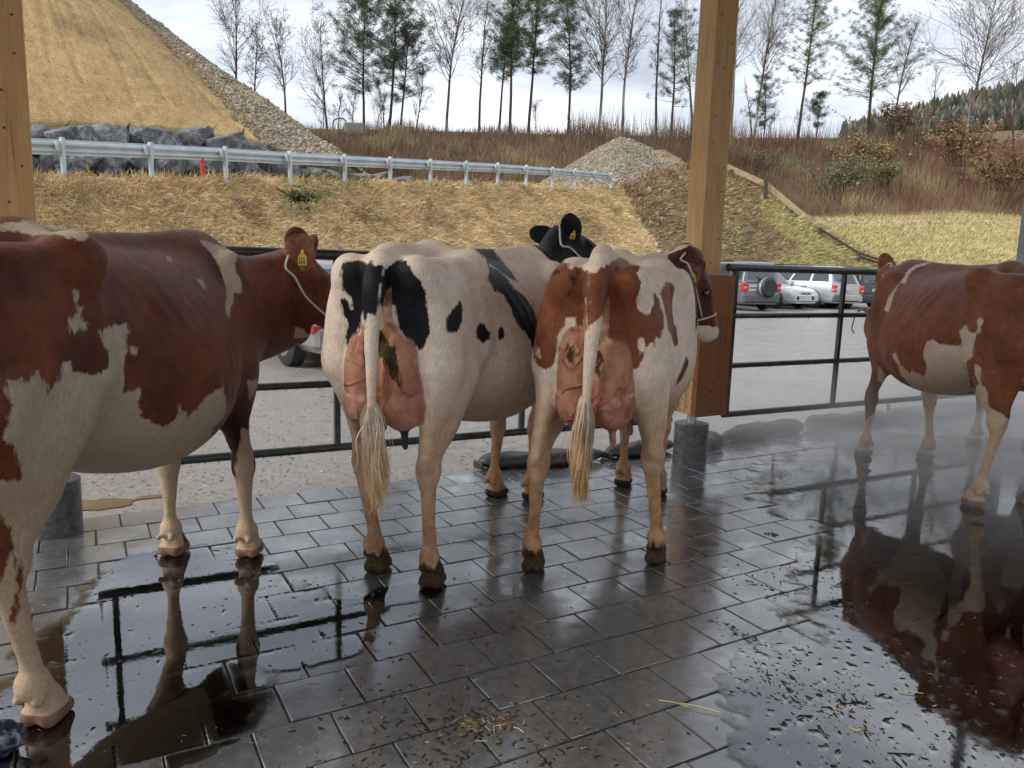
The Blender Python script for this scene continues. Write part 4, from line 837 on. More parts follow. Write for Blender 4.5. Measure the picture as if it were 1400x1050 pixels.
COAT['three']=[('+',[(-0.444,1.463),(-0.4,1.482),(-0.362,1.473),(-0.366,1.437),(-0.343,1.434),(-0.332,1.448),(-0.308,1.439),(-0.281,1.426),(-0.284,1.4),(-0.294,1.318),(-0.288,1.181),(-0.323,1.19),(-0.325,1.231),(-0.365,1.224),(-0.368,1.194),(-0.395,1.144),(-0.397,1.095),(-0.4,1.036),(-0.432,0.994),(-0.466,1.0),(-0.491,1.024),(-0.495,1.078),(-0.495,1.16),(-0.502,1.279),(-0.491,1.367),(-0.472,1.434)]),('+',[(-0.282,1.417),(-0.252,1.428),(-0.223,1.447),(-0.176,1.476),(-0.104,1.495),(-0.055,1.465),(-0.085,1.423),(-0.065,1.387),(-0.071,1.341),(-0.074,1.285),(-0.032,1.248),(-0.013,1.266),(0.007,1.304),(-0.007,1.346),(0.02,1.34),(0.056,1.255),(0.063,1.208),(0.04,1.153),(0.023,1.163),(0.015,1.116),(-0.002,1.144),(-0.024,1.106),(-0.036,1.153),(-0.055,1.162),(-0.057,1.114),(-0.032,1.087),(-0.035,1.049),(-0.057,1.023),(-0.088,1.025),(-0.11,1.041),(-0.141,1.078),(-0.164,1.122),(-0.181,1.148),(-0.215,1.175),(-0.188,1.195),(-0.226,1.253),(-0.25,1.23),(-0.277,1.211),(-0.288,1.181),(-0.297,1.318)]),('-',[(-0.488,1.097),(-0.468,1.073),(-0.463,1.04),(-0.474,1.038)]),('+',[(0.086,1.391),(0.137,1.384),(0.229,1.314),(0.158,1.246),(0.225,1.143),(0.234,1.065),(0.183,1.075),(0.149,1.127),(0.087,1.185),(0.071,1.244),(0.058,1.292),(0.04,1.34)]),('+',[(0.295,0.996),(0.321,0.966),(0.293,0.886),(0.254,0.845),(0.241,0.874),(0.276,0.94)]),('+',[(-0.401,1.513),(-0.353,1.531),(-0.293,1.531),(-0.319,1.515)])]
SKINP['three']=[[(-0.393,1.095),(-0.363,1.175),(-0.319,1.217),(-0.292,1.191),(-0.213,1.137),(-0.178,1.077),(-0.14,1.005),(-0.102,0.907),(-0.093,0.818),(-0.001,0.403),(-0.191,0.739),(-0.236,0.751),(-0.253,0.788),(-0.328,0.762),(-0.373,0.825),(-0.382,0.926),(-0.389,0.998)]]
DIRTP['three']=[[(-0.29,1.115),(-0.264,1.121),(-0.214,1.086),(-0.211,1.055),(-0.225,0.993),(-0.236,1.033),(-0.249,1.073),(-0.285,1.101)],[(-0.352,1.106),(-0.327,1.118),(-0.327,1.032),(-0.353,1.052)],[(-0.458,1.425),(-0.415,1.431),(-0.403,1.418),(-0.447,1.411)],[(-0.366,1.4),(-0.328,1.415),(-0.332,1.378),(-0.343,1.321),(-0.371,1.311),(-0.353,1.35)]]
COAT['four']=[('-',[(-0.524,1.179),(-0.506,1.275),(-0.457,1.361),(-0.419,1.425),(-0.4,1.489),(-0.348,1.532),(-0.239,1.56),(-0.261,1.538),(-0.343,1.507),(-0.386,1.464),(-0.395,1.391),(-0.433,1.393),(-0.468,1.309),(-0.469,1.22),(-0.478,1.179)]),('-',[(0.047,1.559),(0.167,1.571),(0.156,1.551),(0.081,1.54)]),('-',[(-0.203,0.949),(-0.187,1.017),(-0.147,1.036),(-0.119,1.008),(-0.053,1.007),(0.017,1.018),(-0.003,1.106),(0.026,1.154),(0.037,1.12),(0.087,1.101),(0.079,1.039),(0.08,0.961),(0.051,0.913),(0.082,0.792),(0.105,0.697),(0.106,0.68),(-0.175,0.475),(-0.24,0.621),(-0.312,0.716),(-0.341,0.744),(-0.362,0.818),(-0.412,0.891),(-0.377,0.909),(-0.343,0.822),(-0.274,0.772),(-0.266,0.8),(-0.184,0.764),(-0.171,0.835),(-0.193,0.891)]),('-',[(0.099,0.923),(0.138,0.898),(0.137,0.813),(0.178,0.77),(0.199,0.667),(0.241,0.651),(0.286,0.627),(0.428,0.512),(0.44,-0.131),(0.13,-0.126),(0.064,0.509),(0.151,0.616),(0.105,0.697),(0.131,0.803),(0.106,0.859)]),('-',[(-0.531,0.365),(-0.449,0.34),(-0.409,0.379),(-0.406,0.466),(-0.37,0.602),(-0.391,0.639),(-0.342,0.606),(-0.373,0.384),(-0.41,-0.048),(-0.675,-0.093),(-0.622,0.238)]),('-',[(-0.521,0.745),(-0.475,0.693),(-0.473,0.62),(-0.499,0.597),(-0.526,0.642)]),('-',[(-0.446,0.519),(-0.382,0.581),(-0.406,0.466),(-0.429,0.443)]),('-',[(0.083,1.19),(0.099,1.21),(0.12,1.184),(0.104,1.156),(0.106,1.11),(0.088,1.11)]),('-',[(-0.19,0.673),(-0.043,0.678),(-0.054,0.566),(-0.013,-0.022),(-0.213,-0.059)])]
SKINP['four']=[[(0.336,1.006),(0.288,0.793),(0.324,0.56),(0.471,0.518)]]
DIRTP['four']=[]
# ------------------------------------------------------------------ boulder wall
m=N('blue grey limestone'); p=m.obj(); oi=m.n('ShaderNodeObjectInfo').outputs['Random']; n=m.noise(p,2.2,7,.62,.8); vein=m.n('ShaderNodeTexWave',{'Vector':m.map(p,(1,1,1),(.4,.7,.2)),'Scale':1.1,'Distortion':9.0,'Detail':4.0,'Detail Scale':1.4}).outputs[1]
c=m.ramp(n,[(.30,(.045,.052,.062)),(.5,(.14,.155,.175)),(.66,(.36,.365,.37))]); c=m.mix(m.math('MULTIPLY',m.ramp(vein,[(.90,0),(.98,.7)]),m.ramp(m.noise(p,1.3,3),[(.5,0),(.62,1)])),c,(.50,.50,.48)); c=m.mix(m.ramp(m.noise(p,5,7,.7),[(.50,0),(.64,.75)]),c,(.035,.038,.043)); c=m.mix(m.math('MULTIPLY',oi,.35),c,(.20,.185,.16))
M_ROCK=m.fin(color=c,rough=.7,normal=m.bump(m.math('ADD',m.noise(p,5,8,.68,.6),m.math('MULTIPLY',m.vor(p,4.2,'DISTANCE_TO_EDGE'),1.2)),1.0,.09),spec=.4)
def rock_mesh(seed,sx,sy,sz):
    r=np.random.default_rng(seed); bm=bmesh.new()
    for _ in range(22):
        v=r.normal(size=3); v/=np.max(np.abs(v))**.75*np.linalg.norm(v)**.25; bm.verts.new((v[0]*sx*r.uniform(.8,1),v[1]*sy*r.uniform(.8,1),v[2]*sz*r.uniform(.8,1)))
    bmesh.ops.convex_hull(bm,input=bm.verts[:]); bmesh.ops.delete(bm,geom=[v for v in bm.verts if not v.link_faces],context='VERTS')
    bmesh.ops.bevel(bm,geom=bm.edges[:],offset=.035,segments=1,affect='EDGES')
    me=bpy.data.meshes.new('boulder'); bm.to_mesh(me); bm.free(); me.materials.append(M_ROCK); return me
RM=[rock_mesh(40+i,.62,.5,.42) for i in range(12)]
wall=tag(empty('boulder_wall',P(250,243,22)),'long wall of blue grey boulders behind the guardrail under the straw hill','wall'); bpy.context.view_layer.update(); WI=wall.matrix_world.inverted()
r=np.random.default_rng(77)
def wallline(px): 
    D=railD(px)+3.6*(1-max(0,px-150)/900); return P(px,0,D)[:2],D
pxs=-60.
rows=[]
def top_y(px): return np.interp(px,[-60,40,150,228,286,336,384,400,430,540],[164,164,165,168,178,192,209,226,232,243])
for layer in range(4):
    px=-70.+layer*9
    while px<542:
        _,D=wallline(px); s=r.uniform(.6,1.15); wpx=1.05*s*FPX/D*.78
        base=np.interp(px,[-60,300,540],[240,243,248]); zb=P(px,base,D)[2]; zt=P(px,top_y(px),D)[2]; H_=zt-zb
        nl=max(1,int(round(H_/.62)))
        if layer<nl:
            z=zb+H_*(layer+.42)/nl; hs=H_/nl/.80
            q=P(px+wpx*.5,200,D+layer*.30+r.uniform(-.22,.25)); 
            o=bpy.data.objects.new('boulder',RM[r.integers(12)]); COL.objects.link(o); o.parent=wall
            M=Matrix.Translation((q[0],q[1],z+r.normal()*.05))@Matrix.Rotation(r.uniform(-.7,.7)+ (math.pi if r.random()<.5 else 0)+.5,4,'Z')@Matrix.Rotation(r.uniform(-.35,.35),4,'Y')@Matrix.Diagonal((s,s*.95,min(1.2,hs/.84*r.uniform(.85,1.1)),1))
            o.matrix_local=WI@M
        px+=wpx*r.uniform(.88,1.05)
# dark earth behind the stones
cols=[]
for px in(-80,60,200,300,384,430,545):
    _,D=wallline(px); a=P(px,np.interp(px,[-60,300,540],[240,243,248]),D+.55); b=P(px,top_y(px)+12,D+.9); cols.append([a+[0,0,-.5],a,b,b+[0.,1.0,.1]])
o=surf('wall_backfill',cols,40,8,simple('dark gap earth',(.03,.026,.02),.95),.02)
# ------------------------------------------------------------------ guardrail
M_ZINC=N('weathered zinc'); p=M_ZINC.obj(); M_ZINC=M_ZINC.fin(color=M_ZINC.ramp(M_ZINC.noise(p,3,5),[(.3,(.40,.44,.45)),(.7,(.54,.58,.59))]),rough=.42,metal=.35,normal=M_ZINC.bump(M_ZINC.noise(p,40,3),.08,.002))
t=tag(empty('guardrail',P(300,245,19)),'long galvanised guardrail running along the top of the straw bank','guardrail'); bpy.context.view_layer.update(); TI=np.array(t.location)
PXS=[-135,-30,85,205,307,395,470,532,587,636,679,718,754,785,812,834]
def railbase(px):
    D=railD(px); return P(px,np.interp(px,[-135,85,307,395,532,679,785,834],[242,243.5,246,248.5,250.5,252.5,256,259]),D)
prof=[(0,0),(.03,.02),(.08,.02),(.11,.075),(.155,.075),(.155,.075),(.20,.02),(.235,.02),(.28,.075),(.31,.06)]
prof=[(.00,.0),(.035,.0),(.075,.05),(.115,.05),(.15,.005),(.16,.005),(.195,.05),(.235,.05),(.275,.0),(.31,.0)]
base=[railbase(px) for px in PXS]; dirn=(base[5]-base[4]); dirn/=np.linalg.norm(dirn); nrm=np.array([dirn[1],-dirn[0],0]); nrm/=np.linalg.norm(nrm)   # toward the camera
for i in range(0,len(base)-1):
    a,c=base[i],base[i+1]; V=[]
    for q in (a,c):
        q=q+(c-a)*(.03 if q is c else 0)
        for h,dp in prof: V.append(q+nrm*(dp-.13+(.004 if i%2 else 0))+[0,0,.46+h])
    k=len(prof); F=[(j,j+1,k+j+1,k+j) for j in range(k-1)]
    o=mesh_np('beam',np.array(V)-TI,F,M_ZINC,t); md=o.modifiers.new('s','SOLIDIFY'); md.thickness=.004
    b=MB(); 
for i,q in enumerate(base):
    b=MB(); rz=math.atan2(dirn[1],dirn[0]); c=q+nrm*.02-TI
    b.box(c+[0,0,.30],(.006,.10,1.0),rz); b.box(c+nrm*.05+np.array([dirn[0],dirn[1],0])*.03+[0,0,.30],(.06,.006,1.0),rz); b.box(c-nrm*.05+np.array([dirn[0],dirn[1],0])*.03+[0,0,.30],(.06,.006,1.0),rz)
    b.box(c-nrm*.05+[0,0,.62],(.16,.10,.20),rz); b.build('post',M_ZINC,t)
b=MB(); q=P(277,243,18.95); b.box((q[0],q[1],q[2]+.12),(.09,.09,.75),.3,.01); o=b.build('marker_stake',simple('red marker paint',(.62,.045,.03),.5)); tag(o,'short red marker stake standing below the guardrail in front of the boulders','stake')
# small thin fence stakes behind the rail's middle and on the ridge
M_OLDW=simple('weathered dark wood',(.085,.06,.045),.8,0,.3,12,.4); M_PLANK=simple('pale new plank',(.50,.37,.20),.6,0,.15,6,.2)
# ------------------------------------------------------------------ wooden fence going down the slope on the right
t=tag(empty('wooden_fence',P(1050,270,44)),'wooden fence running down the green slope, pale planks above and dark rails below','fence'); TI=np.array(t.location)
def fp(px,py,D): return P(px,py,D)-TI
def plank(a,b_,w_,th,mat,name='rail'):
    a,b_=np.array(a),np.array(b_); d=b_-a; L_=np.linalg.norm(d); d/=L_; s=np.cross(d,[0,0,1]); s/=np.linalg.norm(s); u=np.cross(s,d); V=[]
    for q in(a,b_):
        for x,y in((-1,-1),(1,-1),(1,1),(-1,1)): V.append(q+s*x*th/2+u*y*w_/2)
    o=mesh_np(name,np.array(V),[(0,1,2,3),(7,6,5,4),(0,4,5,1),(1,5,6,2),(2,6,7,3),(3,7,4,0)],mat,t); return o
plank(fp(985,224,43.6),fp(1047,252,43.6),.30,.06,M_PLANK,'top_plank'); plank(fp(1048,253,43.5),fp(1121,314,43.4),.32,.06,M_PLANK,'top_plank')
plank(fp(985,240,43.7),fp(1047,271,43.6),.10,.05,M_PLANK); plank(fp(1047,271,43.6),fp(1118,316,43.5),.07,.05,M_PLANK)
for a,b_,D in(((1122,314),(1174,346),42.5),((1120,333),(1170,364),42.5),((1174,346),(1225,362),42.5),((1172,350),(1215,364),42.6)): plank(fp(*a,D),fp(*b_,D),.12,.06,M_OLDW)
for px,y0,y1,D in((1000,232,256,43.4),(1047,244,280,43.3),(1082,288,312,43.2),(1121,311,350,42.3),(1174,344,368,42.3),(1222,358,376,42.3)):
    a,b_=fp(px-1,y1,D),fp(px,y0,D); k=MB(); k.tube([a,b_],.11,7); k.build('post',M_OLDW,t)
# ------------------------------------------------------------------ concrete pieces on the ridge
M_CONC=simple('pale concrete',(.24,.23,.20),.85,0,.15,5,.3)
q=P(466,178,61); b=MB(); V=[]
t=tag(empty('concrete_ring',q),'small arched concrete ring on the ridge left of the pines','ring'); b.tube([(-.62,0,-.5),(-.62,0,.45),(-.5,0,.75),(-.2,0,.88),(.15,0,.88),(.38,0,.7),(.42,0,.3),(.42,0,-.5)],.07,8); b.build('arch',M_CONC,t)
b=MB(); b.box((1.05,0,.1),(1.5,.8,.9),.1,.08); b.build('block',M_CONC,t)
b=MB(); q=P(551,179,63); b.box((q[0],q[1],q[2]),(1.7,.9,.7),.1,.08); o=b.build('concrete_block',M_CONC); tag(o,'low concrete block on the ridge under the slender pine','block')
# ------------------------------------------------------------------ trees
M_BARK=colattr('bark',.85,2.2,.2,.35); M_NEEDLE=colattr('pine needles',.7,1.0,.25,.3)
def segtubes(segs,n=3):
    """segs: arrays a,b (k,3), ra, rb -> V,F"""
    a,b_,ra,rb=segs; k=len(a); d=b_-a; d/=np.linalg.norm(d,axis=1)[:,None]+1e-9
    u=np.cross(d,np.array([.31,.87,.4])); u/=np.linalg.norm(u,axis=1)[:,None]+1e-9; w_=np.cross(d,u); V=np.zeros((k,2*n,3))
    for j in range(n):
        q=2*math.pi*j/n; o=math.cos(q)*u+math.sin(q)*w_; V[:,j]=a+o*ra[:,None]; V[:,n+j]=b_+o*rb[:,None]
    f=[]
    for j in range(n): f+= [(j,(j+1)%n,n+(j+1)%n),(j,n+(j+1)%n,n+j)]
    F=(np.array(f)[None]+(np.arange(k)*2*n)[:,None,None]).reshape(-1,3); return V.reshape(-1,3),F
def trunk_path(a,b_,r,bend,n=9):
    t=np.linspace(0,1,n)[:,None]; side=np.array([1,0,0])*bend*r.normal()+np.array([0,1,0])*bend*.4*r.normal(); return a+(b_-a)*t+side*np.sin(t*math.pi)+r.normal(size=(n,3))*bend*.12*(t>0)*(t<1)
def bare_tree(name,base,top,wd,label,seed,birch=True,crown0=.3,dens=1.0,ang=.9,group='bare trees along the ridge',fork=0):
    r=np.random.default_rng(seed); base=np.array(base);top=np.array(top); H_=np.linalg.norm(top-base); path=trunk_path(base,top,r,H_*.018); r0=H_*.0085+.025
    A=[];B=[];ra=[];rb=[];lv=[]
    def add(a,b_,x,y,l): A.append(a);B.append(b_);ra.append(x);rb.append(y);lv.append(l)
    K=len(path)
    for i in range(K-1): add(path[i],path[i+1],r0*(1-i/K*.92),r0*(1-(i+1)/K*.92),0)
    def limb(p,d,L_,rad,l):
        n=4 if l<2 else 3; q=p.copy(); 
        for i in range(n):
            d2=d+r.normal(size=3)*.13+np.array([0,0,.10 if l<3 else -.12]); d=d2/np.linalg.norm(d2); e=q+d*L_/n; add(q,e,rad*(1-i/n*.7),rad*(1-(i+1)/n*.7),l)
            if l<3:
                for _ in range(r.poisson((1.5,2.1,2.0)[l-1 if l>0 else 0]*dens)):
                    s=r.normal(size=3); s-=d*(s@d); s/=np.linalg.norm(s)+1e-9; dd=d*math.cos(.65)+s*math.sin(.65); limb(q+(e-q)*r.random(),dd,L_*r.uniform(.34,.58),rad*.5,l+1)
            q=e
    nb=int(H_*2.5*dens)+6
    for i in range(nb):
        t=crown0+(1-crown0)*(i+r.random())/nb; k=t*(K-1); j=min(int(k),K-2); p_=path[j]+(path[j+1]-path[j])*(k-j); a=r.random()*2*math.pi; prof=math.sin(min(1,(t-crown0)/(1-crown0)*.85+.22)*math.pi)**.7
        el=ang*(1-.45*t); d=np.array([math.cos(a)*math.sin(el),math.sin(a)*math.sin(el),math.cos(el)]); limb(p_,d,wd*.80*max(prof,.25)*r.uniform(.6,1.15),r0*(1-t*.85)*.36+.006,1)
    A,B,ra,rb,lv=map(np.array,(A,B,ra,rb,lv)); ra=np.maximum(ra,.008); rb=np.maximum(rb,.006)
    root=tag(empty(name,base),label,'tree',group)
    for nm,sel,n in(('trunk',lv==0,7),('limb_work',(lv>0)&(lv<3),3),('twigs',lv>=3,3)):
        if not sel.any(): continue
        V,F=segtubes((A[sel]-base,B[sel]-base,ra[sel],rb[sel]),n); z=(V[:,2])/H_
        if nm=='trunk':
            col=np.where((vnoise(V+seed,2.2,3)>(.0 if birch else 9))[:,None],np.array([.46,.43,.39]),np.array([.13,.11,.09])) if birch else np.tile([.085,.065,.052],(len(V),1))
        elif nm=='limb_work': col=np.tile([.17,.135,.115] if birch else [.085,.065,.052],(len(V),1))
        else: col=np.tile([.19,.14,.12],(len(V),1))
        o_=mesh_np(nm,V,F,M_BARK,root,nm=='trunk',col)
        if nm!='trunk': o_['kind']='stuff'
def pine(name,base,top,wd,c0,label,seed,dens=1.0,green=(.045,.075,.028),gaps=.25,group='pines along the ridge',cone=.0,red=False):
    r=np.random.default_rng(seed); base=np.array(base);top=np.array(top); H_=np.linalg.norm(top-base); path=trunk_path(base,top,r,H_*.014); K=len(path); r0=H_*.0085+.035
    A=[];B=[];ra=[];rb=[];CL=[]
    for i in range(K-1): A.append(path[i]);B.append(path[i+1]);ra.append(r0*(1-i/K*.85));rb.append(r0*(1-(i+1)/K*.85))
    nt_=len(A); nb=int(H_*4.2*dens)+8
    for i in range(nb):
        t=c0+(1-c0)*((i+r.random())/nb); k=t*(K-1); j=min(int(k),K-2); p_=path[j]+(path[j+1]-path[j])*(k-j); u=(t-c0)/(1-c0)
        prof=(1-u)**.75*.95+.10 if cone>.5 else (math.sin(min(1,u*.80+.20)*math.pi)**.6*.9+.1)
        a=r.random()*2*math.pi; L_=wd*.5*prof*1.6*r.uniform(.55,1.15); el=R(80)-u*R(35)+r.normal()*.15
        if r.random()<gaps: L_*=.45
        d=np.array([math.cos(a)*math.sin(el),math.sin(a)*math.sin(el),math.cos(el)]); q=p_
        for s in range(3):
            d=d+np.array([0,0,.09])+r.normal(size=3)*.10; d/=np.linalg.norm(d); e=q+d*L_/3; A.append(q);B.append(e);ra.append(.035*(1-s*.28));rb.append(.035*(1-(s+1)*.28))
            if s>0 or r.random()<.35:
                for _ in range(r.poisson(2.9)): CL.append((q+(e-q)*r.random()+r.normal(size=3)*[.28,.28,.13],u))
            q=e
        CL.append((q,u))
    A,B,ra,rb=map(np.array,(A,B,ra,rb)); root=tag(empty(name,base),label,'tree',group)
    V,F=segtubes((A[:nt_]-base,B[:nt_]-base,ra[:nt_],rb[:nt_]),8); z=V[:,2]/H_
    mesh_np('trunk',V,F,M_BARK,root,True,np.where(((z>.3)&red)[:,None],np.array([.20,.095,.05]),np.array([.095,.068,.05])))
    V,F=segtubes((A[nt_:]-base,B[nt_:]-base,ra[nt_:],rb[nt_:]),3); mesh_np('branches',V,F,M_BARK,root,False,np.tile([.075,.055,.042],(len(V),1)))['kind']='stuff'
    C=np.array([c for c,_ in CL]); n=len(C); m_=30
    dirs=r.normal(size=(n,m_,3))*np.array([1,1,.62])+[0,0,.35]; dirs/=np.linalg.norm(dirs,axis=2)[...,None]; Ln=r.uniform(.2,.5,(n,m_,1)); st=C[:,None]+dirs*.04+r.normal(size=(n,m_,3))*.09
    sd_=np.cross(dirs,r.normal(size=(n,m_,3))); sd_/=np.linalg.norm(sd_,axis=2)[...,None]; wn=.014
    V=np.stack([st-sd_*wn,st+sd_*wn,st+dirs*Ln],2).reshape(-1,3)-base; F=np.arange(len(V)).reshape(-1,3)
    cc=np.array(green)*(1+r.normal(size=(n,1))*.28).clip(.45,1.8); cc[r.random(n)<.06]=[.13,.085,.035]
    o=mesh_np('needles',V,F,M_NEEDLE,root,False,np.repeat(cc,m_*3,0)); o['kind']='stuff'
def ridgeD(px): return float(np.interp(px,[300,440,600,860,960,1050,1240,1400],[48,62,66,79,90,98,104,106]))
def BT(px,y,D=None): 
    D=D or ridgeD(px)+1; return P(px,y,D)
gn=(.13,.175,.065); dn=(.105,.135,.075)
# (kind, base px, base y, top px, top y, width m, seed, label, extra)
TREES=[
 ('b',322,128,322,-14,4.2,1,'slender bare tree, leftmost on the skyline above the gravel slope',dict(birch=False,crown0=.15,ang=.6,D=50)),
 ('b',347,138,352,40,2.0,2,'small thin bare tree, second from the left on the skyline',dict(birch=False,crown0=.15,ang=.6,D=51)),
 ('b',391,162,374,34,4.4,3,'bare tree leaning left above the gravel slope, third from the left',dict(birch=False,crown0=.25,ang=.8,D=52)),
 ('b',448,180,438,34,5.0,4,'bare wide-branched tree left of the first pine',dict(birch=False,crown0=.2,ang=1.0)),
 ('p',498,181,500,2,5.6,5,'dark bushy pine, leftmost of the pines on the ridge',dict(c0=.30,dens=1.35,green=dn,gaps=.12)),
 ('p',531,181,541,-18,4.6,6,'tall pine with a pointed top, second from the left',dict(c0=.42,dens=1.3,green=dn,gaps=.15)),
 ('p',547,181,560,38,3.6,7,'slim young pine with a thin crown right of the two tall left pines',dict(c0=.30,dens=.8,green=dn,gaps=.3)),
 ('b',610,183,640,-30,6.6,8,'tall pale birch standing alone between the two pine groups',dict(crown0=.33,dens=1.1)),
 ('b',655,183,668,-12,3.0,9,'thin dark bare tree right of the lone birch',dict(birch=False,crown0=.35,dens=.6)),
 ('p',682,184,700,20,3.2,10,'thin pine with few branches leaning right beside the tallest green pine',dict(c0=.45,dens=.6,green=dn,gaps=.4)),
 ('p',697,185,702,-38,5.2,11,'broad green pine with a reddish trunk in the middle of the skyline',dict(c0=.42,dens=1.35,green=gn,gaps=.15,red=True)),
 ('p',722,185,738,-28,4.8,12,'green pine just right of the reddish trunked pine',dict(c0=.40,dens=1.1,green=gn,gaps=.2)),
 ('p',776,186,774,-2,4.4,13,'narrow dark pine left of the tall birch in the middle',dict(c0=.32,dens=1.0,green=dn,gaps=.2)),
 ('b',817,188,829,-45,8.2,14,'tall wide birch with white trunk right of the narrow dark pine',dict(crown0=.3,dens=1.15)),
 ('b',850,190,877,-40,5.0,15,'birch leaning right beside the gravel heap',dict(crown0=.35,dens=.9)),
 ('b',897,182,906,-25,2.6,16,'bare dark pole of a tree left of the sparse pine',dict(birch=False,crown0=.4,dens=.5)),
 ('p',917,184,922,18,5.4,17,'sparse pine left of the timber roof post',dict(c0=.25,dens=.8,green=dn,gaps=.3)),
 ('b',948,186,935,-20,5.0,18,'bare tree half behind the timber roof post',dict(crown0=.3,dens=.7)),
 ('b',1000,190,1014,-50,7.0,19,'white trunked birch just right of the timber roof post',dict(crown0=.28,dens=.9)),
 ('b',1030,190,1067,-30,6.4,20,'birch leaning right, second right of the timber roof post',dict(crown0=.35,dens=1.0)),
 ('p',1044,189,1046,110,4.4,24,'low sparse pine sapling between the leaning birch and the tall pine',dict(c0=.2,dens=.8,green=dn,gaps=.4)),
 ('p',1090,190,1117,-14,6.8,21,'tall pine with layered green crown right of the leaning birch',dict(c0=.36,dens=.95,green=gn,gaps=.25,red=True)),
 ('p',1115,190,1122,130,2.6,25,'short thin pine under the tall layered pine',dict(c0=.3,dens=.6,green=dn,gaps=.3)),
 ('p',1187,189,1210,-34,8.8,22,'full pointed conifer, the densest tree on the right',dict(c0=.26,dens=2.2,green=gn,gaps=.12,cone=1)),
 ('b',1220,180,1254,30,6.0,26,'bare tree leaning right beside the pointed conifer',dict(birch=False,crown0=.3,dens=.8)),
 ('b',1322,172,1368,-40,14.,23,'large spreading bare birch, rightmost tree on the skyline',dict(crown0=.26,dens=1.25,ang=1.1)),
 ('b',1270,190,1280,95,5.,27,'low bare bushy tree between the conifer and the big birch',dict(birch=False,crown0=.1,dens=.8)),
 ('b',1385,205,1392,90,9.,28,'olive bare tree at the right edge below the big birch',dict(birch=False,crown0=.1,dens=1.1,D=96)),
]
for kind,bx,by,tx,ty,wd,seed,label,k in TREES:
    D=k.pop('D',None); a=BT(bx,by+3,D); DD=a[1]; b_=P(tx,ty,DD)
    if kind=='b': bare_tree('bare_tree',a,b_,wd,label,seed,**k)
    else: pine('pine_tree',a,b_,wd,k.pop('c0'),label,seed,**k)
rs=np.random.default_rng(404)
_a=['straight','leaning','crooked','wispy','twiggy','spindly']; _b=['short','mid height','fairly tall','very thin']; SAPL=[]
for k in range(22): SAPL.append(None)
def where_px(px):
    ref=sorted((abs(t_[1]-px),t_[7],t_[1]) for t_ in TREES)[0]; w_={8:'the lone pale birch'}.get(0)
    return ref
for k in range(11):
    px=float(rs.choice([rs.uniform(580,940),rs.uniform(990,1300),rs.uniform(430,600)])); D=ridgeD(px)+rs.uniform(0,5); y0=np.interp(px,[440,870,1050,1400],[182,190,190,190]); h=rs.uniform(28,95)
    dr,nl,nx=where_px(px); hd='%s %s'%(('low','stubby','small','short')[k%4] if h<50 else ('medium high','mid sized','middling')[k%3] if h<75 else ('taller','rather tall','long')[k%3],('straight','leaning')[k%2]); w_=('%s bare sapling just %s of the'%(hd,'left' if px<nx else 'right')).split()+nl.split(',')[0].split(); SAPL[k]=' '.join(w_[:15])
    while SAPL[k].split()[-1] in('the','a','of','with','and','in','on','two','just','right','left','to','between'): SAPL[k]=SAPL[k].rsplit(' ',1)[0]
    if SAPL[k] in SAPL[:k]: SAPL[k]='thinner '+SAPL[k]
    bare_tree('bare_sapling',P(px,y0+2,D),P(px+rs.normal()*h*.18,y0-h,D),rs.uniform(1.2,3.0),SAPL[k],600+k,birch=False,crown0=.2,dens=.8,ang=.6,group='bare saplings on the ridge')
# shrubs with leaves left on, and a young fir, in front of the brush
def shrub(px,py,D,w_,h,pal,label,seed,n=1500,leaf=.05):
    r=np.random.default_rng(seed); q=P(px,py,D); root=tag(empty('shrub',q),label,'shrub','shrubs in the brush on the right'); A=[];B=[]
    for _ in range(60):
        a=np.array([r.normal()*.15*w_,r.normal()*.1,0.]); b_=np.array([a[0]*2+r.normal()*.22*w_,r.normal()*.3,h*r.uniform(.5,1)]); A.append(a);B.append(b_)
    A,B=np.array(A),np.array(B); V,F=segtubes((A,B,np.full(60,.03),np.full(60,.01)),3); mesh_np('stems',V,F,M_BARK,root,False,np.tile([.12,.09,.06],(len(V),1)))
    i=r.integers(60,size=n); t=r.uniform(.35,1.05,n)[:,None]; p_=A[i]+(B[i]-A[i])*t+r.normal(size=(n,3))*.16; s=r.normal(size=(n,3,3))*leaf*1.6; V=(p_[:,None]+s).reshape(-1,3)
    mesh_np('leaves',V,np.arange(n*3).reshape(-1,3),M_NEEDLE,root,False,np.repeat(pick(pal,n,r,.25),3,0))
shrub(1185,238,92,5.5,4.6,[(.36,.27,.14),(.30,.21,.10)],'tan leaved shrub in the middle of the red brush under the pointed conifer',51,2600,.07)
shrub(1147,268,84,4.6,4.2,[(.20,.21,.12),(.22,.22,.13)],'pale green bush at the foot of the red brush',52,2600,.06)
shrub(1035,250,88,5.0,4.0,[(.17,.18,.11),(.20,.19,.12)],'grey green bush right of the timber post under the leaning birch',53,1800,.06)
shrub(1205,258,87,3.2,3.0,[(.17,.18,.07),(.22,.20,.09)],'olive bush right of the pale green bush',56,1400,.06)
shrub(1315,228,92,6.5,5.5,[(.34,.22,.12),(.28,.17,.09)],'rusty tan leaved shrub at the right in the brush',54,3000,.07)
shrub(1370,262,88,7,5.0,[(.26,.15,.08),(.20,.12,.07)],'rust brown shrub at the right edge above the meadow',55,2600,.07)
shrub(1230,183,100,6,4.2,[(.28,.19,.11),(.22,.15,.09)],'brown leaved shrub on the ridge right of the pointed conifer',57,2200,.07)
shrub(410,274,16.6,.5,.22,[(.14,.22,.06),(.20,.28,.10)],'small green weed on the straw bank above the brown cow with the ear tag',58,260,.02)
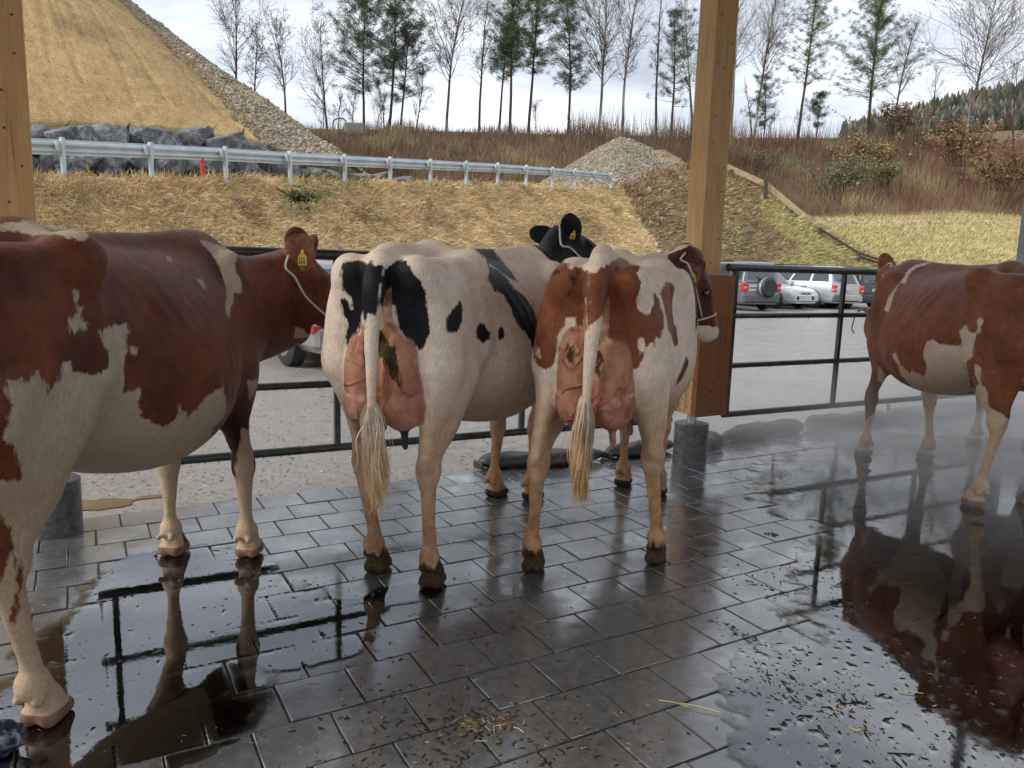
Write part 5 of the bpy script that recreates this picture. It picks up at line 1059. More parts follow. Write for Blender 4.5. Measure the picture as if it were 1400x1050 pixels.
# ------------------------------------------------------------------ cars
def paint(name,c,rough=.28,metal=.5):
    m=N(name); p=m.obj(); return m.fin(color=m.ramp(m.noise(p,3,4),[(.3,tuple(q*.9 for q in c)),(.7,c)]),rough=m.ramp(m.noise(p,2,4),[(.3,rough-.05),(.7,rough+.15)]),metal=metal,coat=.6,coatr=.1)
M_GLASS=N('car glass'); M_GLASS=M_GLASS.fin(color=(.035,.05,.055),rough=.06,spec=.9,coat=.5,coatr=.03)
M_TYRE=simple('tyre rubber',(.028,.029,.031),.6,0,.2,20,.4); M_RIM=simple('alloy rim',(.40,.40,.41),.35,.8,.1,10); M_BLK=simple('black plastic trim',(.03,.03,.032),.5); M_RED=N('red lamp glass').fin(color=(.55,.02,.02),rough=.1,coat=1,spec=.8); M_CLEAR=N('clear lamp glass').fin(color=(.55,.52,.45),rough=.1,coat=1,metal=.3); M_PLATE=simple('number plate',(.62,.60,.50),.5); M_PLATED=simple('plate print',(.05,.05,.05),.5); M_ORANGE=N('amber lamp').fin(color=(.6,.25,.04),rough=.15,coat=1); M_HOLE=simple('dark hole',(.01,.01,.01),.8); M_CHROME=simple('chrome',(.6,.6,.6),.15,1,.03)
def smoothcurve(xs,ys,x): 
    return float(np.interp(x,xs,ys))
def car(loc,heading,label,pt,L_=4.4,W_=1.78,H_=1.65,kind='suv',low=None,spare=None,group='cars parked in a row beyond the yard',plate=True,emblem=False,front_detail=True,wr=.345):
    """x forward, y left; origin at centre on the ground; heading in degrees right of +Y"""
    t=tag(empty('parked_car',(*loc,0),math.pi/2-R(heading)),label,'car',group); low=low or pt
    hx=L_/2; belt=H_*.60; zb=.24
    # lower body: stations along x with the shoulder height
    xs=[-hx,-hx+.06,-hx+.35,-hx*.45,0,hx*.38,hx*.52,hx-.30,hx-.08,hx]
    if kind=='suv': sh=[belt-.10,belt-.02,belt,belt,belt,belt-.02,belt-.05,belt-.14,belt-.22,belt-.42]
    else: sh=[belt-.14,belt-.05,belt-.01,belt,belt,belt-.03,belt-.06,belt-.16,belt-.26,belt-.44]
    wd=[.90,.955,.99,1,1,1,.995,.96,.90,.80]; hw=W_/2; V=[];F=[]
    ring=[(0,zb,.0),(.86,zb,.0),(.97,zb+.10,0),(1.0,zb+.30,0),(1.0,.55,1),(.965,.86,1),(.90,1.0,1),(.0,1.02,1)]
    for x,s_,w_ in zip(xs,sh,wd):
        rr=[]
        for y,z,k in ring:
            zz=z if k==0 else (zb+.3)+(s_-(zb+.3))*((z-.5)/.5 if z<1.0 else z)
            if k==1 and z==.55: zz=zb+.30+(s_-zb-.3)*.35
            if k==1 and z==.86: zz=zb+.30+(s_-zb-.3)*.86
            rr.append((x,y*hw*w_,zz))
        V+=rr+[(a,-b_,c_) for a,b_,c_ in rr[-2:0:-1]]
    n=len(ring)*2-2
    for i in range(len(xs)-1):
        for j in range(n): F.append((i*n+j,(i+1)*n+j,(i+1)*n+(j+1)%n,i*n+(j+1)%n))
    F.append(tuple(range(n))); F.append(tuple((len(xs)-1)*n+j for j in range(n-1,-1,-1)))
    o=mesh_np('body',np.array(V),F,pt,t); md=o.modifiers.new('b','BEVEL'); md.width=.03; md.segments=2; md.limit_method='ANGLE'; o.data.polygons.foreach_set('use_smooth',[True]*len(F)); o.data.set_sharp_from_angle(angle=R(38))
    # greenhouse
    if kind=='suv': gx=[(-hx+.10,-hx+.30),(hx*.40,hx*.10)]
    elif kind=='boxy': gx=[(-hx+.06,-hx+.16),(hx*.34,hx*.16)]
    else: gx=[(-hx+.14,-hx+.50),(hx*.42,hx*.06)]
    (rb,rt),(fb,ft)=gx; wb=hw*.93; wt=hw*.74; zt=H_; bz=belt-.03
    def pt3(x,y,z): return (x,y,z)
    low_=[(rb,wb),(fb,wb),(fb,-wb),(rb,-wb)]; top_=[(rt,wt),(ft,wt),(ft,-wt),(rt,-wt)]
    V=[(x,y,bz) for x,y in low_]+[(x,y,zt-.05) for x,y in top_]+[(x*.92+.0,y*.86,zt) for x,y in top_]
    F=[(0,1,5,4),(1,2,6,5),(2,3,7,6),(3,0,4,7),(4,5,9,8),(5,6,10,9),(6,7,11,10),(7,4,8,11),(8,9,10,11)]
    F=[tuple(reversed(f)) for f in F]
    o=mesh_np('cabin',np.array(V),F,pt,t); md=o.modifiers.new('b','BEVEL'); md.width=.035; md.segments=2
    def pane(c4,u0,u1,v0,v1,name,mat=M_GLASS,off=.012):
        A,B_,C_,D_=[np.array(q,float) for q in c4]   # A low-a, B low-b, C top-b, D top-a
        f=lambda u,v:(A*(1-u)+B_*u)*(1-v)+(D_*(1-u)+C_*u)*v
        nn_=np.cross(B_-A,D_-A); nn_/=np.linalg.norm(nn_); ce=(A+B_+C_+D_)/4; 
        if nn_@(ce-np.array([0,0,1.2]))<0: nn_=-nn_
        q=[f(u0,v0),f(u1,v0),f(u1,v1),f(u0,v1)]; V=[a+nn_*off for a in q]+[a-nn_*.01 for a in q]
        return mesh_np(name,np.array(V),[(0,1,2,3),(0,4,5,1),(1,5,6,2),(2,6,7,3),(3,7,4,0)],mat,t)
    for sg in(1,-1):
        A=(rb,wb*sg,bz);B_=(fb,wb*sg,bz);C_=(ft,wt*sg,zt-.05);D_=(rt,wt*sg,zt-.05)
        for u0,u1 in((.05,.30),(.335,.62),(.655,.93)): pane((A,B_,C_,D_),u0,u1,.14,.90,'side_window')
    pane(((rb,wb,bz),(rb,-wb,bz),(rt,-wt,zt-.05),(rt,wt,zt-.05)),.10,.90,.14,.88,'rear_window')
    pane(((fb,wb,bz),(fb,-wb,bz),(ft,-wt,zt-.05),(ft,wt,zt-.05)),.06,.94,.10,.92,'windscreen')
    # bumpers
    for s_,nm in((-1,'rear_bumper'),(1,'front_bumper')):
        b=MB(); x=s_*(hx-.02); b.box((x,0,.44),(.20,W_*.93 if s_<0 else W_*.84,.30),0,.05); b.build(nm,low,t)
    b=MB(); b.box((-hx-.085,0,.33),(.06,W_*.7,.06),0,.01); b.build('lower_trim',M_BLK,t)
    # wheels
    for wx in(-hx*.60,hx*.61):
        for sg in(1,-1):
            b=MB(); y=sg*(hw-.10); b.tube([(wx,y-sg*.10,wr),(wx,y-sg*.09,wr),(wx,y+sg*.09,wr),(wx,y+sg*.115,wr)],[wr-.03,wr,wr,wr-.035],22); ty=b.build('tyre',M_TYRE,t,auto=40)
            b=MB(); b.tube([(wx,y+sg*.10,wr),(wx,y+sg*.122,wr)],[wr*.63,wr*.60],20); rm=b.build('rim',M_RIM,ty)
            b=MB()
            for k in range(5):
                a=2*math.pi*k/5; b.box((wx+math.cos(a)*wr*.36,y+sg*.124,wr+math.sin(a)*wr*.36),(.055,.006,.075))
            b.build('rim_hole',M_HOLE,ty)
            b=MB()   # dark wheel arch
            aw=[(wx+math.cos(q)*(wr+.07),y+sg*.102,wr+math.sin(q)*(wr+.07)) for q in np.linspace(0,math.pi,14)]; b.tube(aw,.028,6); b.build('wheel_arch',low if low is not pt else M_BLK,t)
    # lamps
    zl=belt-.20
    for sg in(1,-1):
        b=MB(); b.box((-hx+.035,sg*(hw*.86),zl),(.17,.22,.30 if kind!='boxy' else .34),0,.03); b.build('tail_lamp',M_RED,t)
        b=MB(); b.box((-hx-.045,sg*(hw*.87),zl-.02),(.03,.13,.07),0,.01); b.build('reversing_lamp',M_CLEAR,t)
        b=MB(); b.box((hx-.10,sg*(hw*.62),belt-.36),(.20,.42,.15),-sg*.35,.04); b.build('headlamp',M_CLEAR,t)
        b=MB(); b.box((hx*.36,sg*(hw+.08),belt+.06),(.10,.18,.13),0,.03); b.build('wing_mirror',pt,t)
        b=MB(); 
        for dx in(-.95,.05): b.box((dx,sg*(hw+.008),belt-.16),(.19,.035,.035),0,.008)
        b.build('door_handle',pt,t)
        b=MB(); 
        for dx in(-1.05,-.08,.92): b.box((dx,sg*(hw-.001),.66),(.008,.012,belt-.46))
        b.build('door_gap',M_BLK,t)
    if kind!='boxy':
        b=MB(); b.tube([(hx+.075,.32,.45),(hx+.095,.32,.45)],.075,14); b.tube([(hx+.075,-.32-.3,.45),(hx+.095,-.32-.3,.45)],.075,14); b.build('fog_lamp',M_HOLE,t)
    b=MB(); b.box((hx-.015,0,belt-.36),(.10,.52,.17),0,.03); gr=b.build('grille',M_BLK,t)
    if emblem:
        b=MB()
        for a in(90,210,330):   # three joined diamonds
            c=np.array([0,math.cos(R(a)),math.sin(R(a))]); s_=np.array([0,-math.sin(R(a)),math.cos(R(a))]); o_=np.array([hx+.04,0,belt-.36])
            q=[o_,o_+c*.035+s_*.02,o_+c*.07,o_+c*.035-s_*.02]; b.add(q+[v-np.array([.012,0,0]) for v in q],[(0,1,2,3),(0,4,5,1),(1,5,6,2),(2,6,7,3),(3,7,4,0)])
        b.build('emblem',M_CHROME,gr)
    if plate:
        b=MB(); py_=0 if spare is None else .42; b.box((-hx-.02,py_,zl-.03),(.03,.50 if spare is None else .34,.12 if spare is None else .2),0,.005); pl=b.build('number_plate',M_PLATE,t)
        b=MB(); 
        for k in range(5): b.box((-hx-.037,py_+(-.18+.09*k)*(1 if spare is None else .65),zl-.03),(.004,.035,.075))
        b.build('plate_print',M_PLATED,pl)
        b=MB(); b.box((hx+.085,0,.42),(.02,.48,.11)); b.build('number_plate',M_PLATE,t)
    b=MB(); b.tube([(-hx+.02,.0,belt+.06),(-hx+.06,.18,belt+.16),(-hx+.10,.34,belt+.18)],.012,6); b.build('rear_wiper',M_BLK,t)
    if spare:
        b=MB(); b.tube([(-hx-.02,-.18,.86),(-hx-.18,-.18,.86),(-hx-.24,-.18,.86)],[.35,.35,.30],24); sp=b.build('spare_wheel',M_TYRE,t,auto=40)
        b=MB(); b.tube([(-hx-.03,-.18,.86),(-hx-.17,-.18,.86)],[.365,.365],24,cap=False); b.build('cover',spare,sp)
    b=MB()
    for sg in(1,-1): b.box((-.15,sg*wt*.86,zt+.02),(L_*.42,.035,.04),0,.01)
    b.build('roof_rail',M_BLK,t)
    return t
M_SILV=paint('silver paint',(.50,.52,.54)); M_SILVB=paint('pale blue silver paint',(.47,.52,.58)); M_GREYB=paint('grey blue paint',(.20,.22,.26)); M_BEIGE=paint('champagne silver paint',(.44,.42,.39)); M_BLACK=paint('black paint',(.025,.03,.032),.2,.2); M_BLUE=paint('blue violet paint',(.10,.13,.30)); M_GREYP=simple('grey bumper plastic',(.10,.105,.11),.5); M_WHITE=paint('white paint',(.62,.64,.66),.3,0)
car((6.75,31.0),-20,'blue car at the left end of the row, half hidden by the timber post',M_BLUE,4.0,1.66,1.45,'wagon')
car((8.25,30.1),-22,'dark grey boxy off-road car with a spare wheel on its back',M_GREYB,4.0,1.75,1.78,'boxy',M_GREYP,spare=M_SILV)
car((10.25,32.3),146,'silver off-road car facing the camera with a dark grille',M_SILV,4.4,1.76,1.55,'suv',emblem=True)
car((12.1,33.6),-40,'pale blue silver off-road car seen from its side with a tall red tail lamp',M_SILVB,4.55,1.85,1.74,'suv',M_GREYP)
car((13.0,33.9),-14,'champagne silver estate car seen from behind',M_BEIGE,4.5,1.75,1.62,'wagon')
car((14.5,34.9),-20,'black estate car seen from behind beside the ear of the right cow',M_BLACK,4.6,1.8,1.70,'suv')
car((6.0,36.5),-25,'white car behind the timber post, only a corner of it showing',M_WHITE,4.2,1.7,1.65,'suv')
# vehicle standing close behind the fence at the left
car((-3.15,11.75),-38,'silver grey car parked close behind the fence under the brown cow\'s neck',M_GREYP and paint('dull silver paint',(.36,.36,.36)),4.1,1.72,1.42,'wagon',paint('dull grey bumper',(.27,.26,.26),.4,.2),group='cars parked in a row beyond the yard',wr=.33)
# ------------------------------------------------------------------ cows: coats, skins, hair, tags, halters
def polysdf(P_,poly):
    poly=np.array(poly); x,y=P_[:,0],P_[:,1]; d=np.full(len(P_),9.0); ins=np.zeros(len(P_),bool)
    for i in range(len(poly)):
        a,b_=poly[i],poly[(i+1)%len(poly)]; e=b_-a; t=np.clip(((x-a[0])*e[0]+(y-a[1])*e[1])/(e@e+1e-12),0,1); d=np.minimum(d,np.hypot(x-a[0]-t*e[0],y-a[1]-t*e[1]))
        c=(a[1]>y)!=(b_[1]>y); xi=a[0]+(y-a[1])/(b_[1]-a[1]+1e-12)*(b_[0]-a[0]); ins^=c&(x<xi)
    return np.where(ins,d,-d)
def coat_material(name,patch,patch2,white,hide):
    m=N(name); p=m.obj()
    rag=m.math('ADD',m.math('MULTIPLY',m.math('SUBTRACT',m.noise(m.map(p,(1,1,.42)),55,3,.62),.5),.034),m.math('MULTIPLY',m.math('SUBTRACT',m.noise(m.map(p,(1,1,.3)),210,2,.6),.5),.012))
    e=m.math('ADD',m.attr('coat'),rag); k=m.ramp(m.math('MULTIPLY_ADD',e,120.,.5,clamp=True),[(0,0),(1,1)])
    hair=m.noise(m.map(p,(1,1,.18)),520,3,.7); n=m.noise(p,4,5,.55); n2=m.noise(p,19,5,.6)
    wc=m.mix(m.ramp(n,[(.4,0),(.72,.6)]),white,hide); zz=m.n('ShaderNodeSeparateXYZ',{0:p}).outputs[2]; wc=m.mix(m.math('MULTIPLY',m.ramp(zz,[(.75,.85),(1.35,0)]),m.ramp(n2,[(.3,.6),(.7,1)])),wc,tuple(q*r_ for q,r_ in zip(hide,(.92,.78,.62)))); wc=m.mix(m.ramp(n2,[(.45,0),(.8,.35)]),wc,(.33,.22,.13))  # whites turn tan lower down: dirty, wet hair plus shading put into the colour
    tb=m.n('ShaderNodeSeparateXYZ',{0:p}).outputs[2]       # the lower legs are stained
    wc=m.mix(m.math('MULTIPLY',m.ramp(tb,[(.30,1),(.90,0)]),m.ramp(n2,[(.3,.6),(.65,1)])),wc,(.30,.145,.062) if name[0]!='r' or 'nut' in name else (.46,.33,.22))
    pc=m.mix(m.ramp(n,[(.32,0),(.7,1)]),patch,patch2); pc=m.mix(1,pc,m.ramp(n2,[(.3,.75),(.7,1.2)]),'MULTIPLY')
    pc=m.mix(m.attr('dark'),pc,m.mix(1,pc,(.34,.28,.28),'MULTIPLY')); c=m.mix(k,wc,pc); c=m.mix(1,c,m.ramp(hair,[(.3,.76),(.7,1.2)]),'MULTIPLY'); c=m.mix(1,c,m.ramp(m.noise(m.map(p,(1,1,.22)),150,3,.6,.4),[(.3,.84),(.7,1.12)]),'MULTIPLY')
    pk=m.math('ADD',m.attr('skin'),m.math('MULTIPLY',m.math('SUBTRACT',m.noise(p,30,4),.5),.35)); pk=m.ramp(pk,[(.36,0),(.62,1)])
    pink=m.ramp(m.noise(p,11,5,.6),[(.3,(.27,.095,.06)),(.5,(.40,.165,.11)),(.75,(.52,.28,.20))]); pink=m.mix(m.math('MULTIPLY',m.ramp(zz,[(.92,0),(1.12,.8)]),m.ramp(n2,[(.4,.2),(.6,1)])),pink,(.40,.22,.115)); vn_=m.noise(p,5.0,2,.5,.7); pink=m.mix(m.ramp(m.math('ABSOLUTE',m.math('SUBTRACT',vn_,.5)),[(0,.55),(.03,0)]),pink,(.24,.075,.055)); c=m.mix(pk,c,pink)
    ho=m.attr('hoof'); c=m.mix(m.ramp(ho,[(.4,0),(.6,1)]),c,m.ramp(n2,[(.3,(.016,.012,.008)),(.7,(.05,.034,.022))] if name[0] in 'bc' else [(.3,(.13,.07,.042)),(.7,(.27,.155,.10))]))
    di=m.math('ADD',m.attr('dirt'),m.math('MULTIPLY',m.math('SUBTRACT',m.noise(m.map(p,(1,1,.45)),34,6,.68),.5),1.5)); dk=m.ramp(di,[(.46,0),(.62,1)])
    c=m.mix(dk,c,m.ramp(m.noise(p,60,4),[(.3,(.018,.013,.006)),(.7,(.07,.045,.018))]))
    te=m.attr('teat'); c=m.mix(m.ramp(te,[(.4,0),(.6,1)]),c,m.ramp(n2,[(.3,(.03,.027,.027)),(.7,(.06,.05,.048))]) if 'black' in name else (.36,.16,.11))
    h=m.math('ADD',m.math('MULTIPLY',hair,.35),m.math('ADD',m.math('MULTIPLY',n2,1.5),m.math('MULTIPLY',dk,2.2)))
    vein=m.n('ShaderNodeTexNoise',{'Vector':p,'Scale':5.0,'Detail':2.0,'Distortion':.7},noise_dimensions='3D').outputs[0]; vr=m.math('MULTIPLY',m.ramp(m.math('ABSOLUTE',m.math('SUBTRACT',vein,.5)),[(0,1),(.05,0)]),m.math('MULTIPLY',pk,m.ramp(m.noise(p,5,3),[(.40,0),(.55,1)])))
    nb=m.bump(m.math('ADD',h,m.math('MULTIPLY',vr,2.6)),.8,.0055)
    return m.fin(color=c,rough=m.math('MULTIPLY_ADD',k,-.10,.58),normal=nb,spec=.16,sheen=.0)
M_COW={'one':coat_material('red brown and white coat',(.078,.022,.009),(.185,.058,.021),(.44,.37,.27),(.30,.235,.155)),  # whites darkened: shade on this cow's flank put into the colour
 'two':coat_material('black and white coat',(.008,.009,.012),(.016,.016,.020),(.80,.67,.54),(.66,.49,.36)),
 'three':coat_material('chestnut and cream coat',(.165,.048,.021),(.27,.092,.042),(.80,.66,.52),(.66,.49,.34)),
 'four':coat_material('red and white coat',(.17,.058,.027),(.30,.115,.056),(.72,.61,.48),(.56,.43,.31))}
M_COW['four']=M_COW['four']
M_EYE=N('cow eye').fin(color=(.010,.007,.006),rough=.06,coat=1,spec=.8); M_TAG=simple('yellow ear tag',(.72,.50,.06),.4,0,.05); M_TAGP=simple('tag print',(.05,.04,.01),.5); M_ROPE=simple('white rope',(.62,.58,.54),.8,0,.12,60,.5); M_GROPE=simple('grey rope',(.40,.38,.36),.8,0,.15,60,.5)
M_HAIR=colattr('tail hair',.6,9,.35,.25)
LBL={'one':'large red brown and white cow filling the left side, nearest the camera','two':'black and white cow seen from behind with a black head, second from the left',
 'three':'red and white cow seen from behind beside the timber post, head turned right','four':'red brown cow with a white belly at the right, standing in the steam'}
DIRTK={'one':.0,'two':1.,'three':.85,'four':.15}
def tagplate(root,c,nrm_,up_,size=.055,name='ear_tag'):
    n=unit(nrm_); u=unit(np.array(up_)-n*(np.array(up_)@n)); s=np.cross(u,n)
    q=[(-.5,-.9),(.5,-.9),(.5,.1),(.2,.45),(.13,.9),(-.13,.9),(-.2,.45),(-.5,.1)]; V=[c+(s*a+u*b_)*size*.62+n*.0025 for a,b_ in q]+[c+(s*a+u*b_)*size*.62-n*.0025 for a,b_ in q]
    o=mesh_np(name,np.array(V),[tuple(range(8)),tuple(range(15,7,-1))]+[(i,8+i,8+(i+1)%8,(i+1)%8) for i in range(8)],M_TAG,root)
    b=MB()
    for i in range(4):
        w_=.11; a0=-.40+i*.20
        for v0,v1 in((-.75,-.35),(-.22,-.05)): b.add([c+(s*(a0+x)+u*y)*size*.62+n*.0032 for x,y in((0,v0),(w_,v0),(w_,v1),(0,v1))],[(0,1,2,3)])
    b.build('tag_print',M_TAGP,o); return o
def switch(root,p0,L_,r0,pal,seed,n=420,sway=(0,0)):
    r=np.random.default_rng(seed); V=[];F=[];C=[]; NL=26
    locks=[(r.random()*6.3,r.random()**.5,r.uniform(.55,1.0),r.random()*6.3,r.uniform(.006,.02),r.uniform(.75,1.25)) for _ in range(NL)]
    for i in range(n):
        la,lr_,ll,ph,wa,tone=locks[i%NL]; a=r.random()*6.3; rr=r.random()**.5; st=r.uniform(-.10,.10)*L_; ln=L_*ll*r.uniform(.85,1.08); K=10
        wd=r.uniform(.0010,.0024); b=len(V); ang=r.random()*math.pi; fz=.05 if r.random()>.08 else .35; fd=r.normal(size=2)*.03*(1 if fz>.1 else .25)
        for k in range(K):
            t=k/(K-1); z=p0[2]-st-ln*t; env=r0*(.35+.85*math.sin((.08+.78*t)*math.pi)**.9); spread=.018*(1-t)**.6*math.sin(min(1,t*3+.15)*math.pi/2)+.002
            cx=p0[0]+math.cos(la)*lr_*env+math.cos(a)*rr*spread+wa*math.sin(ph+t*7.5)*t+fd[0]*t+sway[0]*(t*ln+st); cy=p0[1]+math.sin(la)*lr_*env+math.sin(a)*rr*spread+wa*math.cos(ph*1.7+t*6.5)*t+fd[1]*t+sway[1]*(t*ln+st)
            w_=wd*(1-t*.7); V.append((cx-math.cos(ang)*w_,cy-math.sin(ang)*w_,z)); V.append((cx+math.cos(ang)*w_,cy+math.sin(ang)*w_,z))
            u=min(1,max(0,(t-.15)*1.3)); c0=np.array(pal[0])*(1-u)+np.array(pal[1])*u; C+=[c0*tone*(.8+.4*((i*7919)%100)/100)]*2
        for k in range(K-1): F.append((b+2*k,b+2*k+1,b+2*k+3,b+2*k+2))
    return mesh_np('tail_switch',np.array(V),np.array(F),M_HAIR,root,False,np.array(C))
def rope(root,pts,rad,mat,name):
    pts=[np.array(p,float) for p in pts]; Q=[]
    for i in range(len(pts)-1):
        p0=pts[max(i-1,0)];p1=pts[i];p2=pts[i+1];p3=pts[min(i+2,len(pts)-1)]
        for t in np.arange(0,1,.2): Q.append(.5*((2*p1)+(-p0+p2)*t+(2*p0-5*p1+4*p2-p3)*t*t+(-p0+3*p1-3*p2+p3)*t**3))
    Q.append(pts[-1]); b=MB(); b.tube(Q,rad,6); return b.build(name,mat,root,True)
from mathutils.bvhtree import BVHTree
COWROOT={}
for c in COWS:
    key=c['key']; d,V0,Q=build_cow_mesh(c); kap=c.get('bend',0); s=c.get('s',1)
    # muscle and rib relief on the rest shape
    n0=vnormals(V0,Q); x,y,z=V0.T
    ribs=np.exp(-((x-.10)/.34)**2)*np.clip((z-.66)/.2,0,1)*np.clip((1.36*s-z)/.15,0,1)*np.clip((np.abs(y)-.16)/.1,0,1)
    V0=V0+n0*(ribs*.0036*np.sin((x+.22*(z-1))*2*math.pi/.078)*(.5+.5*vnoise(V0,3,2)))[:,None]
    leg_=np.clip((.62-z)/.1,0,1); V0=V0+n0*(.0055*vnoise(V0,4.5,3)+(.0022+.0026*leg_)*vnoise(V0*np.array([1,1,.5])+7,17,3))[:,None]
    fold=np.exp(-((x-.98)/.20)**2)*np.clip((z-.75)/.2,0,1); V0=V0+n0*(fold*.0013*(.4+vnoise(V0,5,2))*np.sin((x+.35*z)*2*math.pi/.04))[:,None]   # neck wrinkles
    nn=vnormals(V0,Q); v=unit(c['view']); face=(nn[:,:2]@v)>-.12; xy=V0[:,:2].copy(); xy[~face,1]*=-1
    H=np.stack([xy@np.array([-v[1],v[0]]),V0[:,2]],1)
    white_base=key in('two','three'); f=np.full(len(V0),-.5 if white_base else .5)
    for op,poly in COAT[key]:
        q=polysdf(H,poly); f=np.maximum(f,q) if op=='+' else np.minimum(f,-q)
    x,y,z=V0.T; poll=np.array(d['poll']); P_=d['_P']; ax,sdv,upv=d['_ax']; rel=V0-poll; hx_=rel@ax/d.get('hs',1.08); hz_=rel@upv; hy_=rel@sdv
    head=(hx_>-.08)&(np.linalg.norm(rel,axis=1)<.75)&(x>.6)
    if key=='two': f=np.maximum(f,np.minimum(x-.70+.25*(z-1.3),z-1.02)); f=np.where(head,.2,f)
    if key=='three':
        f=np.maximum(f,np.minimum(x-.80,z-.95)); f=np.where(head,.15,f)
        muz=np.minimum(.10-np.abs(hx_-.52),.5); strip=np.minimum(.028+.04*(hx_-.2)-np.abs(hy_),np.minimum(hx_-.2,hz_+.06)); f=np.where(head,np.minimum(.15,-np.maximum(hx_-.40-.5*(hz_+.1).clip(-.1,.1),strip)),f)
    # skin: udder, ear linings, muzzle
    sk=np.zeros(len(V0)); kmin=np.full(len(V0),9.); u=c.get('udder',1.0)
    for q in(1,-1):
        for ce,ra in(((-.60,q*.075,.87),(.20*u,.095*u,.16*u)),((-.875,q*.072,.925),(.13,.083*u,.205)),((-.865,q*.074,.83),(.138,.086*u,.118)),((-.83,q*.075,.70),(.03,.03,.08)),((-.58,q*.11,.70),(.03,.03,.08))):
            k0=np.sqrt(sum(((V0[:,i]-ce[i]*s)/(ra[i]*s))**2 for i in range(3))); sk=np.maximum(sk,np.clip((1.10-k0)*6,0,1)); kmin=np.minimum(kmin,k0)
    sk*=np.clip((1.13*s-z)/.05,0,1)
    for poly in SKINP[key]: sk=np.maximum(sk,np.clip(.5+polysdf(H,poly)*16,0,1)*np.clip((1.45-kmin)*3.5,0,1)*(x<-.4))
    sk=np.maximum(sk,np.where((key in('three','two'))&(np.abs(y)<.055)&(x<-.78*s)&(z>.95)&(z<1.28*s),.55,0))
    tp_=np.array(c['tail']); td=np.full(len(V0),9.)
    for a_,b_ in zip(tp_[:-1],tp_[1:]):
        e_=(b_-a_)[:3]; t_=np.clip(((V0-a_[:3])@e_)/(e_@e_),0,1); td=np.minimum(td,np.linalg.norm(V0-a_[:3]-t_[:,None]*e_,axis=1)-(a_[3]+t_*(b_[3]-a_[3])))
    tail_=td<.008; sk=np.where(tail_,0,sk)
    if key in('one','three','four'): sk=np.maximum(sk,np.where(head&(hx_>.50)&(hz_>-.16),.8 if key!='four' else .5,0))
    ear=np.zeros(len(V0))
    for sg,kk in((1,'l'),(-1,'r')):     # ear lining
        ed=c.get('ear'+kk,(-.25,.9,.15)); ea=unit(ax*ed[0]+sdv*sg*ed[1]+upv*ed[2]) if 'ew'+kk not in c else unit(d['ew'+kk]); op=unit(d['ow'+kk]) if 'ow'+kk in c else unit(ax*.8-upv*.25); op=unit(op-ea*(op@ea))
        cen=P_(.045,sg*.085,-.045)+ea*.11; ear=np.maximum(ear,((np.linalg.norm(V0-cen,axis=1)<.10)&((nn@op)>.15)&(np.abs((V0-cen)@op)<.03))*.46)
    sk=np.maximum(sk,ear*(1 if key!='two' else 0))
    te=((np.minimum(np.hypot(x+.87*s,np.abs(y)-.08*s),np.hypot(x+.58*s,np.abs(y)-.115*s))<.032)&(z<.735*s)).astype(float)
    ho=np.clip((.062-z)/.02,0,1)
    foot_h=np.clip((.17-z)/.10,0,1); dk=DIRTK[key]; hind=x<0
    dirt=np.where(hind,foot_h*dk*1.05,foot_h*dk*.35)+np.where(hind&(z<.6)&(z>.1),.40*dk*np.clip(.35+1.5*vnoise(V0*np.array([1,1,.45])+3,9,3),0,1.1),0)+np.where(hind&(z>=.5)&(x<-.5),.16*dk*np.clip(.2+1.2*vnoise(V0*np.array([1,1,.6])+8,6,3),0,1),0)
    for poly in DIRTP[key]: dirt=np.maximum(dirt,np.clip(.5+polysdf(H,poly)*14,0,.95)*np.where(tail_,0.,1.))
    ud=sk*(x<-.4)*(x>-1.1*s)*(z<1.15)*(z>.74); V0=V0+nn*((.006*vnoise(V0,10,3)+.002*np.abs(vnoise(V0+3,20,2)))*ud)[:,None]; V=bend_fwd(V0,kap)
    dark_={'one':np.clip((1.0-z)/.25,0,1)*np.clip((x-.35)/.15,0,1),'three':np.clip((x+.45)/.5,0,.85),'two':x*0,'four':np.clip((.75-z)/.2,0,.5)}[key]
    root=tag(empty('cow',(*c['O'],0),math.pi/2-R(c['th'])),LBL[key],'cow','dairy cows standing on the wet paving'); COWROOT[key]=root
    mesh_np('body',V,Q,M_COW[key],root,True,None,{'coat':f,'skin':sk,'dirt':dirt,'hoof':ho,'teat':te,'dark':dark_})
    bv=BVHTree.FromPolygons(V.tolist(),Q.tolist()); B=lambda p:bend_fwd(np.array(p,float),kap); BD=lambda p,dv:(B(np.array(p)+np.array(dv)*.01)-B(p))/.01
    # eyes
    for sg in(1,-1):
        e=B(P_(.20,sg*.098,-.060)); bm=bmesh.new(); bmesh.ops.create_uvsphere(bm,u_segments=14,v_segments=10,radius=.023); me=bpy.data.meshes.new('eye'); bm.to_mesh(me); bm.free(); me.materials.append(M_EYE); me.polygons.foreach_set('use_smooth',[True]*len(me.polygons))
        o=bpy.data.objects.new('eye',me); COL.objects.link(o); o.parent=root; o.location=e
    # tail switch
    tl=c['tail'][-1]; tp=B(tl[:3])
    sw={'one':(.42,.040),'two':(.38,.030),'three':(.42,.027),'four':(.4,.04)}[key]
    switch(root,tp+[0,0,.05],sw[0],sw[1],[(.74,.60,.44),(.56,.34,.14)] if key!='two' else [(.80,.68,.54),(.62,.43,.23)],5+len(COWROOT),2000,(-.02,-.10) if key=='two' else (0,.02))
